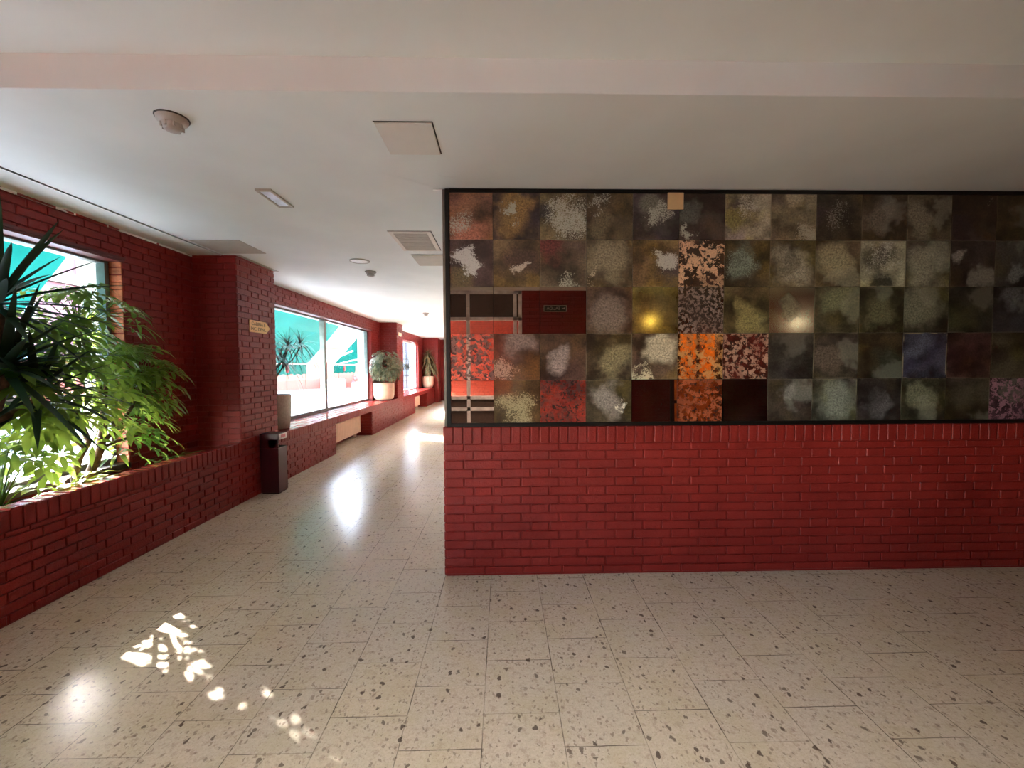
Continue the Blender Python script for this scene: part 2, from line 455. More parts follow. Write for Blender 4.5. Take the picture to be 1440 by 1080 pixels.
# --------------------------------------------------------------------------
# bricks
# --------------------------------------------------------------------------
CH = .0587; ST = .2475; HD = .1225; PER = ST + HD
def bpt(axis, plane, sign):
    if axis == 'x': return lambda u, z, d: (plane + sign * d, u, z)
    if axis == 'y': return lambda u, z, d: (u, plane + sign * d, z)
    return lambda u, v, d: (v, u, plane + sign * d)
def one_brick(mb, P, a, b, c, d, D=.009, gx=.0052, gz=.0032, mi=0):
    if b - a < .022 or d - c < .014: 
        return
    jx = lambda: RND.uniform(-.0012, .0012)
    a += gx + jx(); b -= gx + jx(); c += gz + jx() * .6; d -= gz + jx() * .6
    D = D + RND.uniform(-.0016, .0016); ch = .0035
    tl = RND.uniform(-.001, .001); tz = RND.uniform(-.0008, .0008)
    q = [(a, c), (b, c), (b, d), (a, d)]
    qi = [(a + ch, c + ch), (b - ch, c + ch), (b - ch, d - ch), (a + ch, d - ch)]
    sg = [(-1, -1), (1, -1), (1, 1), (-1, 1)]
    r0 = [P(u, z, 0) for u, z in q]
    r1 = [P(u, z, D - ch) for u, z in q]
    r2 = [P(u, z, D + tl * s[0] + tz * s[1]) for (u, z), s in zip(qi, sg)]
    mb.grid([r0, r1, r2], mi, False, True)
    mb.face(r2, mi)
def flemish(mb, axis, plane, sign, rects, phase=0.0, z_base=0.0):
    P = bpt(axis, plane, sign)
    for (u0, u1, z0, z1) in rects:
        k0 = int(math.floor((z0 - z_base) / CH + 1e-6)); k1 = int(math.ceil((z1 - z_base) / CH - 1e-6))
        for k in range(k0, k1):
            c = max(z0, z_base + k * CH); d = min(z1, z_base + (k + 1) * CH)
            off = phase + (PER / 2 if k % 2 else 0)
            j = int(math.floor((u0 - off) / PER)) - 1
            while True:
                s = off + j * PER
                if s > u1: break
                for a, b in ((s, s + ST), (s + ST, s + PER)):
                    a2, b2 = max(a, u0), min(b, u1)
                    if b2 > a2: one_brick(mb, P, a2, b2, c, d)
                j += 1
def soldiers(mb, axis, plane, sign, u0, u1, z0, z1, pitch=.0624, D=.010, mi=0):
    P = bpt(axis, plane, sign)
    n = max(1, round((u1 - u0) / pitch)); w = (u1 - u0) / n
    for k in range(n): one_brick(mb, P, u0 + k * w, u0 + (k + 1) * w, z0, z1, D, gx=.0048, mi=mi)
def jamb(mb, axis, plane, sign, u0, u1, z0, z1):
    """single stack of headers, used inside window reveals"""
    P = bpt(axis, plane, sign); k = 0; z = z0
    while z < z1 - .01:
        one_brick(mb, P, u0, u1, z, min(z + CH, z1), D=.006); z += CH

HC = 2.4926          # ceiling height of the corridor
XW = -2.699          # back face of the brick skin on the window wall
XG = -2.83           # glass plane
XF = -2.275          # brick skin back face of planter, pillars and bench (front of the bricks at about -2.266)
YEND = 14.45

# ------------------------------------------------------------------ floor
mb = MB()
mb.face([(-3.0, -8.4, 0), (6.4, -8.4, 0), (6.4, 14.8, 0), (-3.0, 14.8, 0)])
mb.face([(-3.0, -8.4, -.1), (6.4, -8.4, -.1), (6.4, 14.8, -.1), (-3.0, 14.8, -.1)])
struct(mb.build('floor', M['floor']))

# ------------------------------------------------------------------ ceiling
mb = MB()
mb.box(-3.0, 6.4, -.937, 14.8, HC, HC + .4)
mb.box(-3.0, 6.4, -8.4, -.938, 2.63, HC + .4)
struct(mb.build('ceiling', M['ceiling']))
mb = MB()
mb.box(-2.69, 6.2, -.9385, -.9365, HC + .0005, 2.63)
struct(mb.build('trim_1', M['ceiling_step']))
# lowered curtain strip along the window wall
mb = MB()
mb.box(-2.72, -2.405, -.93, 1.56, HC - .006, HC + .002)
mb.box(-2.411, -2.405, -.93, 1.56, HC - .009, HC)
mb.box(-2.72, -2.69, -.93, 1.56, HC - .022, HC)
struct(mb.build('trim_2', M['ceiling']))
# narrow strip at the head of the inner corridor wall
mb = MB(); mb.box(-.058, .02, .0, 14.4, HC - .008, HC + .002)
struct(mb.build('trim_3', M['ceiling']))
# thin drip edge over the first pillar
mb = MB(); mb.box(-2.70, -2.225, 1.545, 2.28, HC - .005, HC + .002)
struct(mb.build('trim_4', M['panel_grey']))

# ------------------------------------------------------------------ wall_left (window wall)
W1 = (-1.25, .778, .60, 2.255)
W2 = (2.80, 7.20, .594, 2.250)
W3 = (9.00, 12.62, .594, 2.235)
W0 = (-7.9, -4.9, .60, 2.255)
def wall_regions(y0, y1, z0, z1, wins):
    out = []; y = y0
    for w in wins:
        out.append((y, w[0], z0, z1)); out.append((w[0], w[1], w[3], z1))
        if w[2] > z0: out.append((w[0], w[1], z0, w[2]))
        y = w[1]
    out.append((y, y1, z0, z1)); return out
mb = MB()
for (a, b, c, d) in wall_regions(-8.4, 14.8, 0, 2.9, [W0, W1, W2, W3]):
    mb.box(-3.0, XW, a, b, c, d)
flemish(mb, 'x', XW, 1, [(-4.3, W1[0], .50, HC + .12), (W1[0], W1[1], W1[3], HC + .12), (W1[1] - .003, 1.57, .50, HC)], phase=.05)
flemish(mb, 'x', XW, 1, [(2.24, W2[0], .59, HC), (W2[0], W2[1], W2[3], HC), (W2[1], 7.87, .59, HC)], phase=.11)
flemish(mb, 'x', XW, 1, [(8.4, W3[0], .59, HC), (W3[0], W3[1], W3[3], HC), (W3[1], 13.6, .59, HC)], phase=.02)
flemish(mb, 'x', XW, 1, [(-4.3, W1[0], 0, .6)], phase=.05)
for w in (W1, W2, W3):
    if w is not W1: jamb(mb, 'y', w[1], -1, XG + .03, XW + .010, w[2], w[3])
    jamb(mb, 'y', w[0], 1, XG + .03, XW + .010, w[2], w[3])
struct(mb.build('wall_left', M['brick']))
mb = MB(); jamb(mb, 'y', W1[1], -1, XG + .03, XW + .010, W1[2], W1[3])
struct(mb.build('trim_5', M['brick_orange']))  # this one reveal is orange, the others are red
mb = MB()
for w in (W1, W2, W3):
    for y0, y1 in ((w[0] - .002, w[0] + .012), (w[1] - .012, w[1] + .002)): mb.box(-3.02, XG - .036, y0, y1, w[2], w[3])
    mb.box(-3.02, XG - .036, w[0], w[1], w[3] - .012, w[3] + .002)
struct(mb.build('trim_6', M['plaster']))

# ------------------------------------------------------------------ windows
def window(name, w, mull, frame_m, z_sill):
    o = bpy.data.objects.new(name, None); C.objects.link(o)
    loc = (XG, (w[0] + w[1]) / 2, z_sill); o.location = loc; o['_o'] = loc; o['kind'] = 'structure'
    y0, y1, z0, z1 = w[0], w[1], z_sill, w[3]
    t = .04
    f = MB()
    f.box(XG - .035, XG + .035, y0, y1, z0, z0 + .045, bev=.004)
    f.box(XG - .035, XG + .035, y0, y1, z1 - .045, z1, bev=.004)
    f.box(XG - .035, XG + .035, y0, y0 + t, z0 + .045, z1 - .045, bev=.004)
    f.box(XG - .035, XG + .035, y1 - t, y1, z0 + .045, z1 - .045, bev=.004)
    f.box(XG - .012, XG + .048, y1 - t - .014, y1 - t, z0 + .045, z1 - .045)
    f.build('window_frame', frame_m, o)
    for ym in mull:
        q = MB(); q.box(XG - .04, XG + .045, ym - .05, ym + .05, z0 + .045, z1 - .045, bev=.004)
        q.build('mullion', frame_m, o)
    ys = [y0 + t] + [v for ym in mull for v in (ym - .05, ym + .05)] + [y1 - t]
    for a, b in zip(ys[::2], ys[1::2]):
        q = MB(); q.face([(XG, a, z0 + .045), (XG, b, z0 + .045), (XG, b, z1 - .045), (XG, a, z1 - .045)])
        q.build('window_pane', M['glass'], o)
    return o
w1 = window('window_1', W1, [], M['alu'], .60)
w2 = window('window_2', W2, [4.86], M['alu'], .594)
w3 = window('window_3', W3, [], M['white_frame'], .594)
w0 = window('window_4', W0, [-6.4], M['white_frame'], .60)
# red casing at the head of the first window
q = MB()
q.box(XG + .03, XW + .016, W1[0], W1[1] + .01, W1[3] - .028, W1[3] + .004)
q.box(XW + .006, XW + .022, W1[0], W1[1] + .02, W1[3] - .008, W1[3] + .012)
q.build('casing', M['red_metal'], w1)
q = MB(); q.box(XG + .03, XW + .02, W2[0], W2[1], W2[3] - .02, W2[3] + .002); q.build('casing', M['red_metal'], w2)
q = MB(); q.box(-2.86, XW + .02, W1[0], W1[1], .555, .602, bev=.004); q.build('window_sill', M['wood_brown'], w1)

# ------------------------------------------------------------------ planter wall under window 1
PT = .617
mb = MB()
mb.box(-2.375, XF, -4.3, 1.57, 0, PT - .009)
flemish(mb, 'x', XF, 1, [(-4.3, 1.565, 0.004, PT - .118)], phase=.03)
soldiers(mb, 'x', XF, 1, -4.3, 1.565, PT - .118, PT)
soldiers(mb, 'z', PT - .009, 1, -4.3, 1.565, -2.382, XF + .009, mi=1)
struct(mb.build('planter_wall', [M['brick'], M['brick_gloss']]))
mb = MB()
rows = []
for i in range(60):
    y = -4.28 + i * (5.84 / 59)
    rows.append([(-2.376 - j * .0646, y, .53 + .018 * math.sin(i * 1.7 + j * 2.1) * RND.uniform(.3, 1) - .02 * (j == 0)) for j in range(6)])
mb.grid(rows)
tag(mb.build('potting_soil', M['soil']), 'dark soil filling the long brick planter under the window', 'soil', kind='stuff')

# ------------------------------------------------------------------ pillars
def pillar(name, y0, y1, x1=XF, z0=0.0, ph=.0):
    b = MB()
    b.box(-2.95, x1, y0 + .009, y1 - .009, z0, HC + .02)
    flemish(b, 'x', x1, 1, [(y0 + .001, y1 - .001, z0 + .004, HC)], phase=y0 + ph)
    flemish(b, 'y', y0 + .009, -1, [(XW, x1 + .009, z0 + .004, HC)], phase=x1 + .009 - PER)
    flemish(b, 'y', y1 - .009, 1, [(XW, x1 + .009, z0 + .004, HC)], phase=x1 + .009 - PER)
    return struct(b.build(name, M['brick']))
pillar('pillar_1', 1.553, 2.252)
pillar('pillar_2', 7.85, 8.50)
pillar('pillar_3', 13.57, 14.2, -2.135)

# ------------------------------------------------------------------ bench under windows 2 and 3
BT = .594
R1 = (3.945, 5.774); R2 = (9.94, 11.9)
def bench(name, y0, y1, rec, ph):
    b = MB()
    b.box(-2.98, XF, y0, rec[0], 0, BT - .009); b.box(-2.98, XF, rec[1], y1, 0, BT - .009)
    b.box(-2.98, XF, rec[0], rec[1], BT - .115, BT - .009)
    b.box(-2.98, -2.60, rec[0], rec[1], 0, BT - .115)
    flemish(b, 'x', XF, 1, [(y0, rec[0], .004, BT - .115), (rec[1], y1, .004, BT - .115)], phase=ph)
    flemish(b, 'y', rec[1], -1, [(-2.6, XF + .009, .004, BT - .118)], phase=XF - PER)
    flemish(b, 'y', rec[0], 1, [(-2.6, XF + .009, .004, BT - .118)], phase=XF - PER)
    soldiers(b, 'x', XF, 1, y0, y1, BT - .115, BT)
    soldiers(b, 'z', BT - .009, 1, y0, y1, -2.385, XF + .009, mi=1)
    soldiers(b, 'z', BT - .009, 1, y0, y1, -2.50, -2.385, mi=1)
    soldiers(b, 'z', BT - .009, 1, y0, y1, -2.615, -2.50, mi=1)
    soldiers(b, 'z', BT - .009, 1, y0, y1, -2.80, -2.615, mi=1)
    return struct(b.build(name, [M['brick'], M['brick_gloss']]))
bench('window_bench_1', 2.252, 7.85, R1, .04)
bench('window_bench_2', 8.50, 13.57, R2, .04)

# ------------------------------------------------------------------ mirror wall (front), inner corridor wall, end wall
mb = MB()
mb.box(.0, 6.2, .0, .14, 0, HC)
Pt = .984
flemish(mb, 'y', 0.0, -1, [(-.004, 6.15, .062, Pt - .112)], phase=-.06, z_base=.062 - 2 * CH)
P = bpt('y', 0.0, -1)
u = -.006
while u < 6.15:
    wv = ST if int(u * 100) % 2 else .262
    one_brick(mb, P, u, min(u + wv, 6.15), .012, .062, D=.0125); u += wv
soldiers(mb, 'y', 0.0, -1, -.004, 6.15, Pt - .112, Pt)
struct(mb.build('wall_front', M['brick']))
mb = MB()
mb.box(.0, .14, .141, 14.45, 0, 1.0, 0)
mb.box(.004, .14, .141, 14.45, 1.0, HC, 1)
flemish(mb, 'x', .0, -1, [(-.004, 14.3, .004, Pt - .112)], phase=.02)
soldiers(mb, 'x', .0, -1, -.004, 14.3, Pt - .112, Pt)
struct(mb.build('wall_inner', [M['brick'], M['plaster']]))
mb = MB()
mb.box(-3, .2, YEND + .009, YEND + .2, 0, HC)
flemish(mb, 'y', YEND + .009, -1, [(-2.14, 0.0, .004, HC)], phase=.1)
struct(mb.build('wall_end', M['brick']))

# ------------------------------------------------------------------ rooms behind the camera (seen in the mirrors)
YB = -4.3
mb = MB()
mb.box(.70, 3.30, YB - .12, YB, 0, 2.63); mb.box(4.05, 6.2, YB - .12, YB, 0, 2.63); mb.box(3.30, 4.05, YB - .12, YB, 1.97, 2.63)
flemish(mb, 'y', YB, 1, [(.70, 3.30, .004, 2.63), (4.05, 6.2, .004, 2.63), (3.30, 4.05, 1.97, 2.63)], phase=.2)
struct(mb.build('wall_back', M['brick']))
mb = MB()
mb.box(-3, 1.0, -8.4, -8.2, 0, 2.63); mb.box(.86, 1.0, -8.2, YB - .12, 0, 2.63)
flemish(mb, 'y', -8.2, 1, [(-2.69, .86, .004, 2.63)], phase=.2)
flemish(mb, 'x', .86, -1, [(-8.2, YB - .12, .004, 2.63)], phase=.2)
struct(mb.build('wall_rear', M['brick_rear_lit']))
mb = MB(); mb.box(6.2, 6.4, -8.4, .14, 0, 2.63)
struct(mb.build('wall_right', M['brick']))
mb = MB()
mb.box(2.9, 4.7, -6.5, -6.4, 0, 2.63); mb.box(2.8, 2.9, -6.5, YB - .12, 0, 2.63); mb.box(4.7, 4.8, -6.5, YB - .12, 0, 2.63)
struct(mb.build('wall_alcove', M['orange_wall']))
# door casing of the orange room
t = bpy.data.objects.new('door_1', None); C.objects.link(t); t.location = (3.675, YB, 0); t['_o'] = (3.675, YB, 0); t['kind'] = 'structure'
q = MB()
q.box(3.27, 3.34, YB - .14, YB + .03, 0, 2.0); q.box(4.01, 4.08, YB - .14, YB + .03, 0, 2.0); q.box(3.34, 4.01, YB - .14, YB + .03, 1.93, 2.0)
q.build('door_frame', M['door_dark'], t)
q = MB(); q.box(3.655, 3.695, YB - .06, YB - .02, 0, 1.93); q.box(3.34, 4.01, YB - .06, YB - .02, 0, .12); q.box(3.34, 4.01, YB - .06, YB - .02, .92, .97)
q.build('door_bars', M['door_dark'], t)
q = MB(); q.face([(3.34, YB - .04, .12), (4.01, YB - .04, .12), (4.01, YB - .04, 1.93), (3.34, YB - .04, 1.93)]); q.build('door_pane', M['glass'], t)
# white-framed glazed screen
t = thing('glazed_screen', (-.95, YB, 0), 'white framed glazed screen with brown panels reflected in the leftmost mirror tiles', 'glazed screen')
q = MB()
xs = [-2.66, -1.90, -1.03, -.19, .585, .67]
for x in xs: q.box(x - .028, x + .028, YB - .05, YB + .02, 0, 2.63)
for z in (.04, .67, .86, 2.165, 2.60): q.box(-2.69, .70, YB - .05, YB + .02, z - .028, z + .028)
q.build('screen_frame', M['white_frame'], t)
for z0, z1 in ((.068, .642), (.698, .832), (2.193, 2.572)):
    for a, b in zip(xs[:-1], xs[1:]):
        q = MB(); q.box(a + .028, b - .028, YB - .03, YB - .01, z0, z1); q.build('brown_panel', M['wood_brown'], t)
for a, b in zip(xs[:-1], xs[1:]):
    q = MB(); q.face([(a + .028, YB - .02, .888), (b - .028, YB - .02, .888), (b - .028, YB - .02, 2.137), (a + .028, YB - .02, 2.137)])
    q.build('clear_pane', M['glass'], t)

def text_mesh(txt, size, mat, name, mtx, parent, ext=.0008, sx=1.0):
    cu = bpy.data.curves.new('tmp_text', 'FONT'); cu.body = txt; cu.size = size; cu.extrude = ext
    cu.align_x = 'CENTER'; cu.align_y = 'CENTER'
    ob = bpy.data.objects.new('tmp_text', cu); C.objects.link(ob)
    bpy.context.view_layer.update()
    dg = bpy.context.evaluated_depsgraph_get()
    me = bpy.data.meshes.new_from_object(ob.evaluated_get(dg))
    bpy.data.objects.remove(ob); bpy.data.curves.remove(cu)
    o = V(parent['_o'])
    for v in me.vertices:
        v.co = mtx @ V((v.co.x * sx, v.co.y, v.co.z)) - o
    me.materials.clear(); me.materials.append(mat); me.name = name
    r = bpy.data.objects.new(name, me); C.objects.link(r); r.parent = parent
    return r

t = thing('exit_sign', (1.25, YB + .012, 2.33), 'green SALIDA exit sign on the red wall, seen reversed in the mirror', 'sign')
q = MB(); q.box(1.06, 1.44, YB + .008, YB + .022, 2.28, 2.385); q.build('sign_board', M['exit_green'], t)
q = MB()
for a in ((1.06, 1.44, 2.28, 2.288), (1.06, 1.44, 2.377, 2.385), (1.06, 1.07, 2.288, 2.377), (1.43, 1.44, 2.288, 2.377)):
    q.box(a[0], a[1], YB + .022, YB + .025, a[2], a[3])
q.build('sign_border', M['exit_pale'], t)
# viewer faces -Y here: text x axis runs towards -X
mt = Matrix(((-1, 0, 0, 1.22), (0, 0, 1, YB + .0235), (0, 1, 0, 2.3325), (0, 0, 0, 1)))
text_mesh('SALIDA', .068, M['exit_pale'], 'lettering', mt, t)
q = MB()
q.face([(1.42, YB + .0245, 2.333), (1.395, YB + .0245, 2.352), (1.395, YB + .0245, 2.314)])
q.face([(1.396, YB + .0245, 2.338), (1.366, YB + .0245, 2.338), (1.366, YB + .0245, 2.328), (1.396, YB + .0245, 2.328)])
q.build('arrow', M['exit_pale'], t)

def sconce(x, z, label, gm):
    t = thing('wall_lamp', (x, YB, z), label, 'wall lamp', 'globe wall lamps on the back wall')
    q = MB(); q.lathe([(.001, .0), (.05, .0), (.05, .025), (.02, .03), (.012, .09)], (x, YB + .008, z), 20, axis='y'); q.build('wall_mount', M['bronze'], t)
    q = MB(); q.lathe([(.065 * math.sin(PI * k / 12) + .0005, -.065 * math.cos(PI * k / 12)) for k in range(13)], (x, YB + .15, z), 24); q.build('globe', gm, t)
    return t
sconce(2.745, 2.146, 'lit yellow globe wall lamp reflected in the olive mirror tile', M['globe'])
sconce(5.17, 2.085, 'lit globe wall lamp reflected as the pale glow farther along the mirrors', M['globe_pale'])

# ------------------------------------------------------------------ mirror panel
mp = thing('mirror_panel', (2.1, 0, .984), 'long panel of aged smoked mirror tiles above the red brick wall', 'mirror')
TW = .2971; TX = .0232; TZ = 2.472; NCOL = 15
XR = TX + NCOL * TW
q = MB(); q.box(.012, XR + .03, -.012, .0, .990, 2.482); q.build('backing_board', M['tile_back'], mp)
q = MB()
q.box(.020, .046, -.030, -.010, .985, 2.486, bev=.002); q.box(.046, XR + .03, -.030, -.010, .985, 1.010, bev=.002)
q.box(.046, XR + .03, -.026, -.010, 2.466, 2.490, bev=.002); q.box(XR + .006, XR + .03, -.030, -.010, 1.010, 2.466, bev=.002)
q.build('frame', M['black'], mp)
q = MB(); q.box(.003, .019, -.022, .0, .990, 2.486, bev=.002); q.build('edge_profile', M['bronze'], mp)
# per tile patina: rows from the top, columns from the left
CL = dict(base=(70, 52, 44), mirror=.93, tint=(196, 170, 156), rough=.004, edge=.05)
tiles = [
 [dict(base=(116, 84, 62), haze=(160, 104, 84), hc=(.45, .0), hr=.45, sc=(.3, .3), sr=.45, sd=.36),
  dict(base=(56, 46, 54), haze=(132, 108, 62), hc=(.45, .55), hr=.45, sc=(.36, .62), sr=.28, sd=.55),
  dict(base=(104, 96, 66), haze=(44, 42, 44), hc=(.02, .55), hr=.2, sc=(.62, .5), sr=.75, sd=.44),
  dict(base=(74, 64, 44), haze=(92, 84, 62), hc=(.35, .3), hr=.35, sc=(.28, .75), sr=.3, sd=.3),
  dict(base=(62, 52, 58), haze=(100, 102, 88), hc=(.4, .7), hr=.38, sc=(.55, .5), sr=.4, sd=.42),
  dict(base=(54, 40, 38), haze=(78, 82, 74), hc=(.18, .5), hr=.3, sc=(.2, .15), sr=.2, sd=.4),
  dict(base=(150, 144, 122), haze=(116, 110, 60), hc=(.3, .42), hr=.3, speck=(176, 174, 156), sc=(.5, .78), sr=.4, sd=.35, edge=.8),
  dict(base=(112, 104, 80), haze=(146, 138, 112), hc=(.5, 1.0), hr=.3, speck=(160, 156, 136), sc=(.75, .12), sr=.4, sd=.4, edge=.5),
  dict(base=(62, 56, 44), haze=(50, 40, 42), hc=(.05, .5), hr=.35, speck=(130, 132, 120), sc=(.55, .5), sr=.5, sd=.3),
  dict(base=(70, 60, 42), haze=(98, 90, 76), hc=(.38, .6), hr=.45, edge=.3),
  dict(base=(80, 74, 56), haze=(114, 110, 92), hc=(.35, .45), hr=.42, edge=.5),
  dict(base=(54, 42, 30), haze=(38, 28, 30), hc=(.2, .3), hr=.4, speck=(110, 108, 96), sc=(.7, .85), sr=.15, sd=.3),
  dict(base=(56, 50, 30))],
 [dict(base=(66, 50, 50), haze=(96, 86, 56), hc=(.3, .05), hr=.35, speck=(190, 194, 190), sc=(.42, .55), sr=.36, sd=.52),
  dict(base=(108, 92, 66), haze=(64, 48, 42), hc=(.62, .5), hr=.34, speck=(186, 180, 164), sc=(.6, .45), sr=.27, sd=.5),
  dict(base=(88, 78, 62), haze=(92, 44, 44), hc=(.22, .98), hr=.4, sc=(.6, .08), sr=.3, sd=.42, edge=.4),
  dict(base=(96, 86, 64), haze=(126, 120, 98), hc=(.5, .6), hr=.48, speck=(176, 166, 140), sc=(.08, .22), sr=.22, sd=.4),
  dict(base=(114, 96, 60), haze=(58, 48, 52), hc=(.85, .45), hr=.42, speck=(186, 186, 176), sc=(.72, .55), sr=.36, sd=.5),
  dict(base=(66, 46, 38), blot=.95, bcol=(208, 172, 138), bscale=5.5, mirror=.35),
  dict(base=(80, 70, 48), haze=(92, 100, 88), hc=(.4, .45), hr=.38, speck=(126, 140, 124), sc=(.4, .45), sr=.5, sd=.36),
  dict(base=(92, 84, 62), haze=(142, 138, 120), hc=(.5, .42), hr=.5),
  dict(base=(92, 82, 56), haze=(134, 128, 100), hc=(.42, .55), hr=.48, edge=.4),
  dict(base=(142, 142, 120), haze=(38, 38, 32), hc=(.5, -.02), hr=.28, speck=(172, 174, 160), sc=(.5, .6), sr=.55, sd=.34, edge=.6),
  dict(base=(94, 92, 76), haze=(124, 124, 108), hc=(.4, .4), hr=.5),
  dict(base=(50, 46, 44), haze=(128, 128, 122), hc=(.22, .6), hr=.17),
  dict(base=(52, 54, 52), haze=(96, 100, 98), hc=(.45, .4), hr=.22)],
 [dict(CL), dict(CL), dict(CL, mirror=.9, tint=(186, 158, 146)),
  dict(base=(84, 68, 58), haze=(116, 104, 94), hc=(.45, .5), hr=.5, mirror=.2),
  dict(base=(88, 84, 52), mirror=.30, rough=.11, tint=(206, 200, 128)),
  dict(base=(74, 60, 52), blot=.9, bcol=(140, 124, 116), bscale=11, mirror=.5),
  dict(base=(92, 84, 54), haze=(128, 120, 78), hc=(.5, .32), hr=.4, mirror=.18),
  dict(base=(88, 78, 56), haze=(112, 106, 84), hc=(.42, .5), hr=.28, mirror=.5, rough=.13, tint=(220, 214, 190)),
  dict(base=(70, 66, 48), haze=(102, 104, 78), hc=(.5, .78), hr=.42),
  dict(base=(64, 62, 44), haze=(84, 84, 62), hc=(.5, .5), hr=.4),
  dict(base=(66, 66, 52), haze=(100, 100, 84), hc=(.35, .55), hr=.48),
  dict(base=(46, 48, 42)), dict(base=(42, 44, 48), haze=(78, 82, 84), hc=(.35, .75), hr=.3)],
 [dict(base=(96, 70, 62), blot=.92, bcol=(96, 80, 76), bscale=7, mirror=.9, tint=(226, 200, 186), rough=.02),
  dict(base=(96, 70, 50), haze=(126, 110, 104), hc=(.6, .82), hr=.4, speck=(166, 142, 124), sc=(.2, .2), sr=.42, sd=.36, mirror=.4, rough=.08),
  dict(base=(80, 62, 48), haze=(140, 126, 120), hc=(.34, .46), hr=.3),
  dict(base=(68, 58, 42), haze=(132, 122, 92), hc=(.66, .45), hr=.42, edge=.5),
  dict(base=(98, 80, 64), haze=(186, 176, 150), hc=(.6, .68), hr=.4, speck=(206, 196, 164), sc=(.2, .02), sr=.3, sd=.45),
  dict(base=(120, 60, 26), blot=.8, bcol=(206, 160, 100), bscale=7, mirror=.93, tint=(244, 210, 170), rough=.02),
  dict(base=(92, 30, 22), blot=.9, bcol=(178, 142, 122), bscale=7, mirror=.3),
  dict(base=(62, 60, 54), mirror=.2), dict(base=(64, 58, 48), haze=(84, 74, 64), hc=(.3, .4), hr=.42, edge=.5),
  dict(base=(58, 50, 36), haze=(38, 42, 34), hc=(.7, .3), hr=.45),
  dict(base=(62, 64, 78), haze=(74, 78, 92), hc=(.3, .7), hr=.4, edge=.95, mirror=.15),
  dict(base=(58, 42, 40)), dict(base=(60, 58, 46))],
 [dict(CL, tint=(206, 180, 166)),
  dict(base=(94, 78, 46), speck=(156, 146, 112), sc=(.5, .4), sr=.6, sd=.38, mirror=.35, rough=.06),
  dict(base=(148, 54, 42), blot=.92, bcol=(62, 44, 42), bscale=7, mirror=.3),
  dict(base=(82, 74, 56), haze=(134, 126, 118), hc=(.45, .6), hr=.44, speck=(220, 214, 196), sc=(.82, .45), sr=.14, sd=.5),
  dict(CL, mirror=.9, tint=(160, 134, 134)),
  dict(base=(80, 36, 26), blot=.85, bcol=(168, 92, 58), bscale=7, mirror=.6, tint=(220, 180, 150)),
  dict(CL, mirror=.85, tint=(130, 96, 100)),
  dict(base=(66, 58, 50), haze=(110, 108, 104), hc=(.55, .75), hr=.25),
  dict(base=(80, 80, 68), haze=(110, 114, 104), hc=(.5, .5), hr=.46, edge=.4),
  dict(base=(48, 44, 42), haze=(78, 76, 78), hc=(.5, .4), hr=.35),
  dict(base=(60, 60, 48), haze=(94, 96, 78), hc=(.4, .6), hr=.33),
  dict(base=(56, 54, 44)), dict(base=(70, 48, 58), blot=.9, bcol=(140, 104, 118), bscale=7)]]
tilt = {(2, 0): (.0, .0), (4, 4): (1.2, .5), (4, 6): (2.0, .0)}
for r in range(5):
    for c in range(NCOL):
        d = tiles[r][c] if c < len(tiles[r]) else dict(base=(54 + 10 * ((r * c) % 2), 50, 42), haze=(84, 80, 66), hc=(.5, .5), hr=.3)
        x0, x1 = TX + c * TW + .0012, TX + (c + 1) * TW - .0012
        z1, z0 = TZ - r * TW - .0012, TZ - (r + 1) * TW + .0012
        a, b = tilt.get((r, c), (0, 0))
        if not d.get('mirror', 0) > .8:
            a, b = RND.uniform(-.35, .35), RND.uniform(-.35, .35)
        ta, tb = math.tan(math.radians(a)), math.tan(math.radians(b))
        cx, cz = (x0 + x1) / 2, (z0 + z1) / 2
        yf = lambda x, z: -.0175 + ta * (z - cz) + tb * (x - cx)
        q = MB()
        fr = [(x, yf(x, z), z) for x, z in ((x0, z0), (x1, z0), (x1, z1), (x0, z1))]
        bk = [(x, -.012, z) for x, _, z in fr]
        q.grid([bk, fr], 0, False, True)
        q.face(fr, 0, uv=[(0, 0), (1, 0), (1, 1), (0, 1)])
        o = q.build('mirror_tile', aged_mat(r * 17 + c * 5 + 1, haze2=(.12 if c < 7 else .5), **d), mp)
        if d.get('mirror', 0) > .8: o['label'] = 'clear smoked mirror tile'
        elif d.get('blot', 0) > .5: o['label'] = 'blotchy corroded mirror tile'
        elif d.get('sd', 0) > .3: o['label'] = 'mirror tile with pale speckled patch'

q = MB(); q.box(1.428, 1.531, -.032, -.0265, 2.363, 2.468, bev=.002)
tag(q.build('cover_plate', M['cream_plate'], origin=(1.48, -.03, 2.36)), 'small square beige cover plate at the top of the mirror tiles', 'cover plate')

# ------------------------------------------------------------------ ceiling fittings
def detector(x, y, label):
    t = thing('smoke_detector', (x, y, HC), label, 'smoke detector', 'ceiling smoke detectors')
    q = MB(); q.lathe([(.0005, 0), (.066, 0), (.066, -.004), (.062, -.005)], (x, y, HC), 32); q.build('base_ring', M['det_dark'], t)
    q = MB(); q.lathe([(.061, -.005), (.058, -.018), (.045, -.028), (.04, -.03)], (x, y, HC), 32); q.build('body', M['det_white'], t)
    q = MB()
    q.lathe([(.04, -.03), (.038, -.046), (.028, -.056), (.014, -.061), (.0005, -.062)], (x, y, HC), 32)
    for k in range(8):
        a = 2 * PI * k / 8
        cx, cy = x + .039 * math.cos(a), y + .039 * math.sin(a)
        q.box(cx - .004, cx + .004, cy - .004, cy + .004, HC - .05, HC - .03)
    q.build('sensor_dome', M['det_white'], t)
    return t
d0 = detector(-1.10, -.745, 'round smoke detector on the ceiling close to the beam')
dup(d0, (-1.165 + 1.10, 2.286 + .745, 0), 'small smoke detector on the ceiling beside the round downlight')
dup(d0, (-1.21 + 1.10, 6.05 + .745, 0), 'distant smoke detector on the corridor ceiling by the far windows')

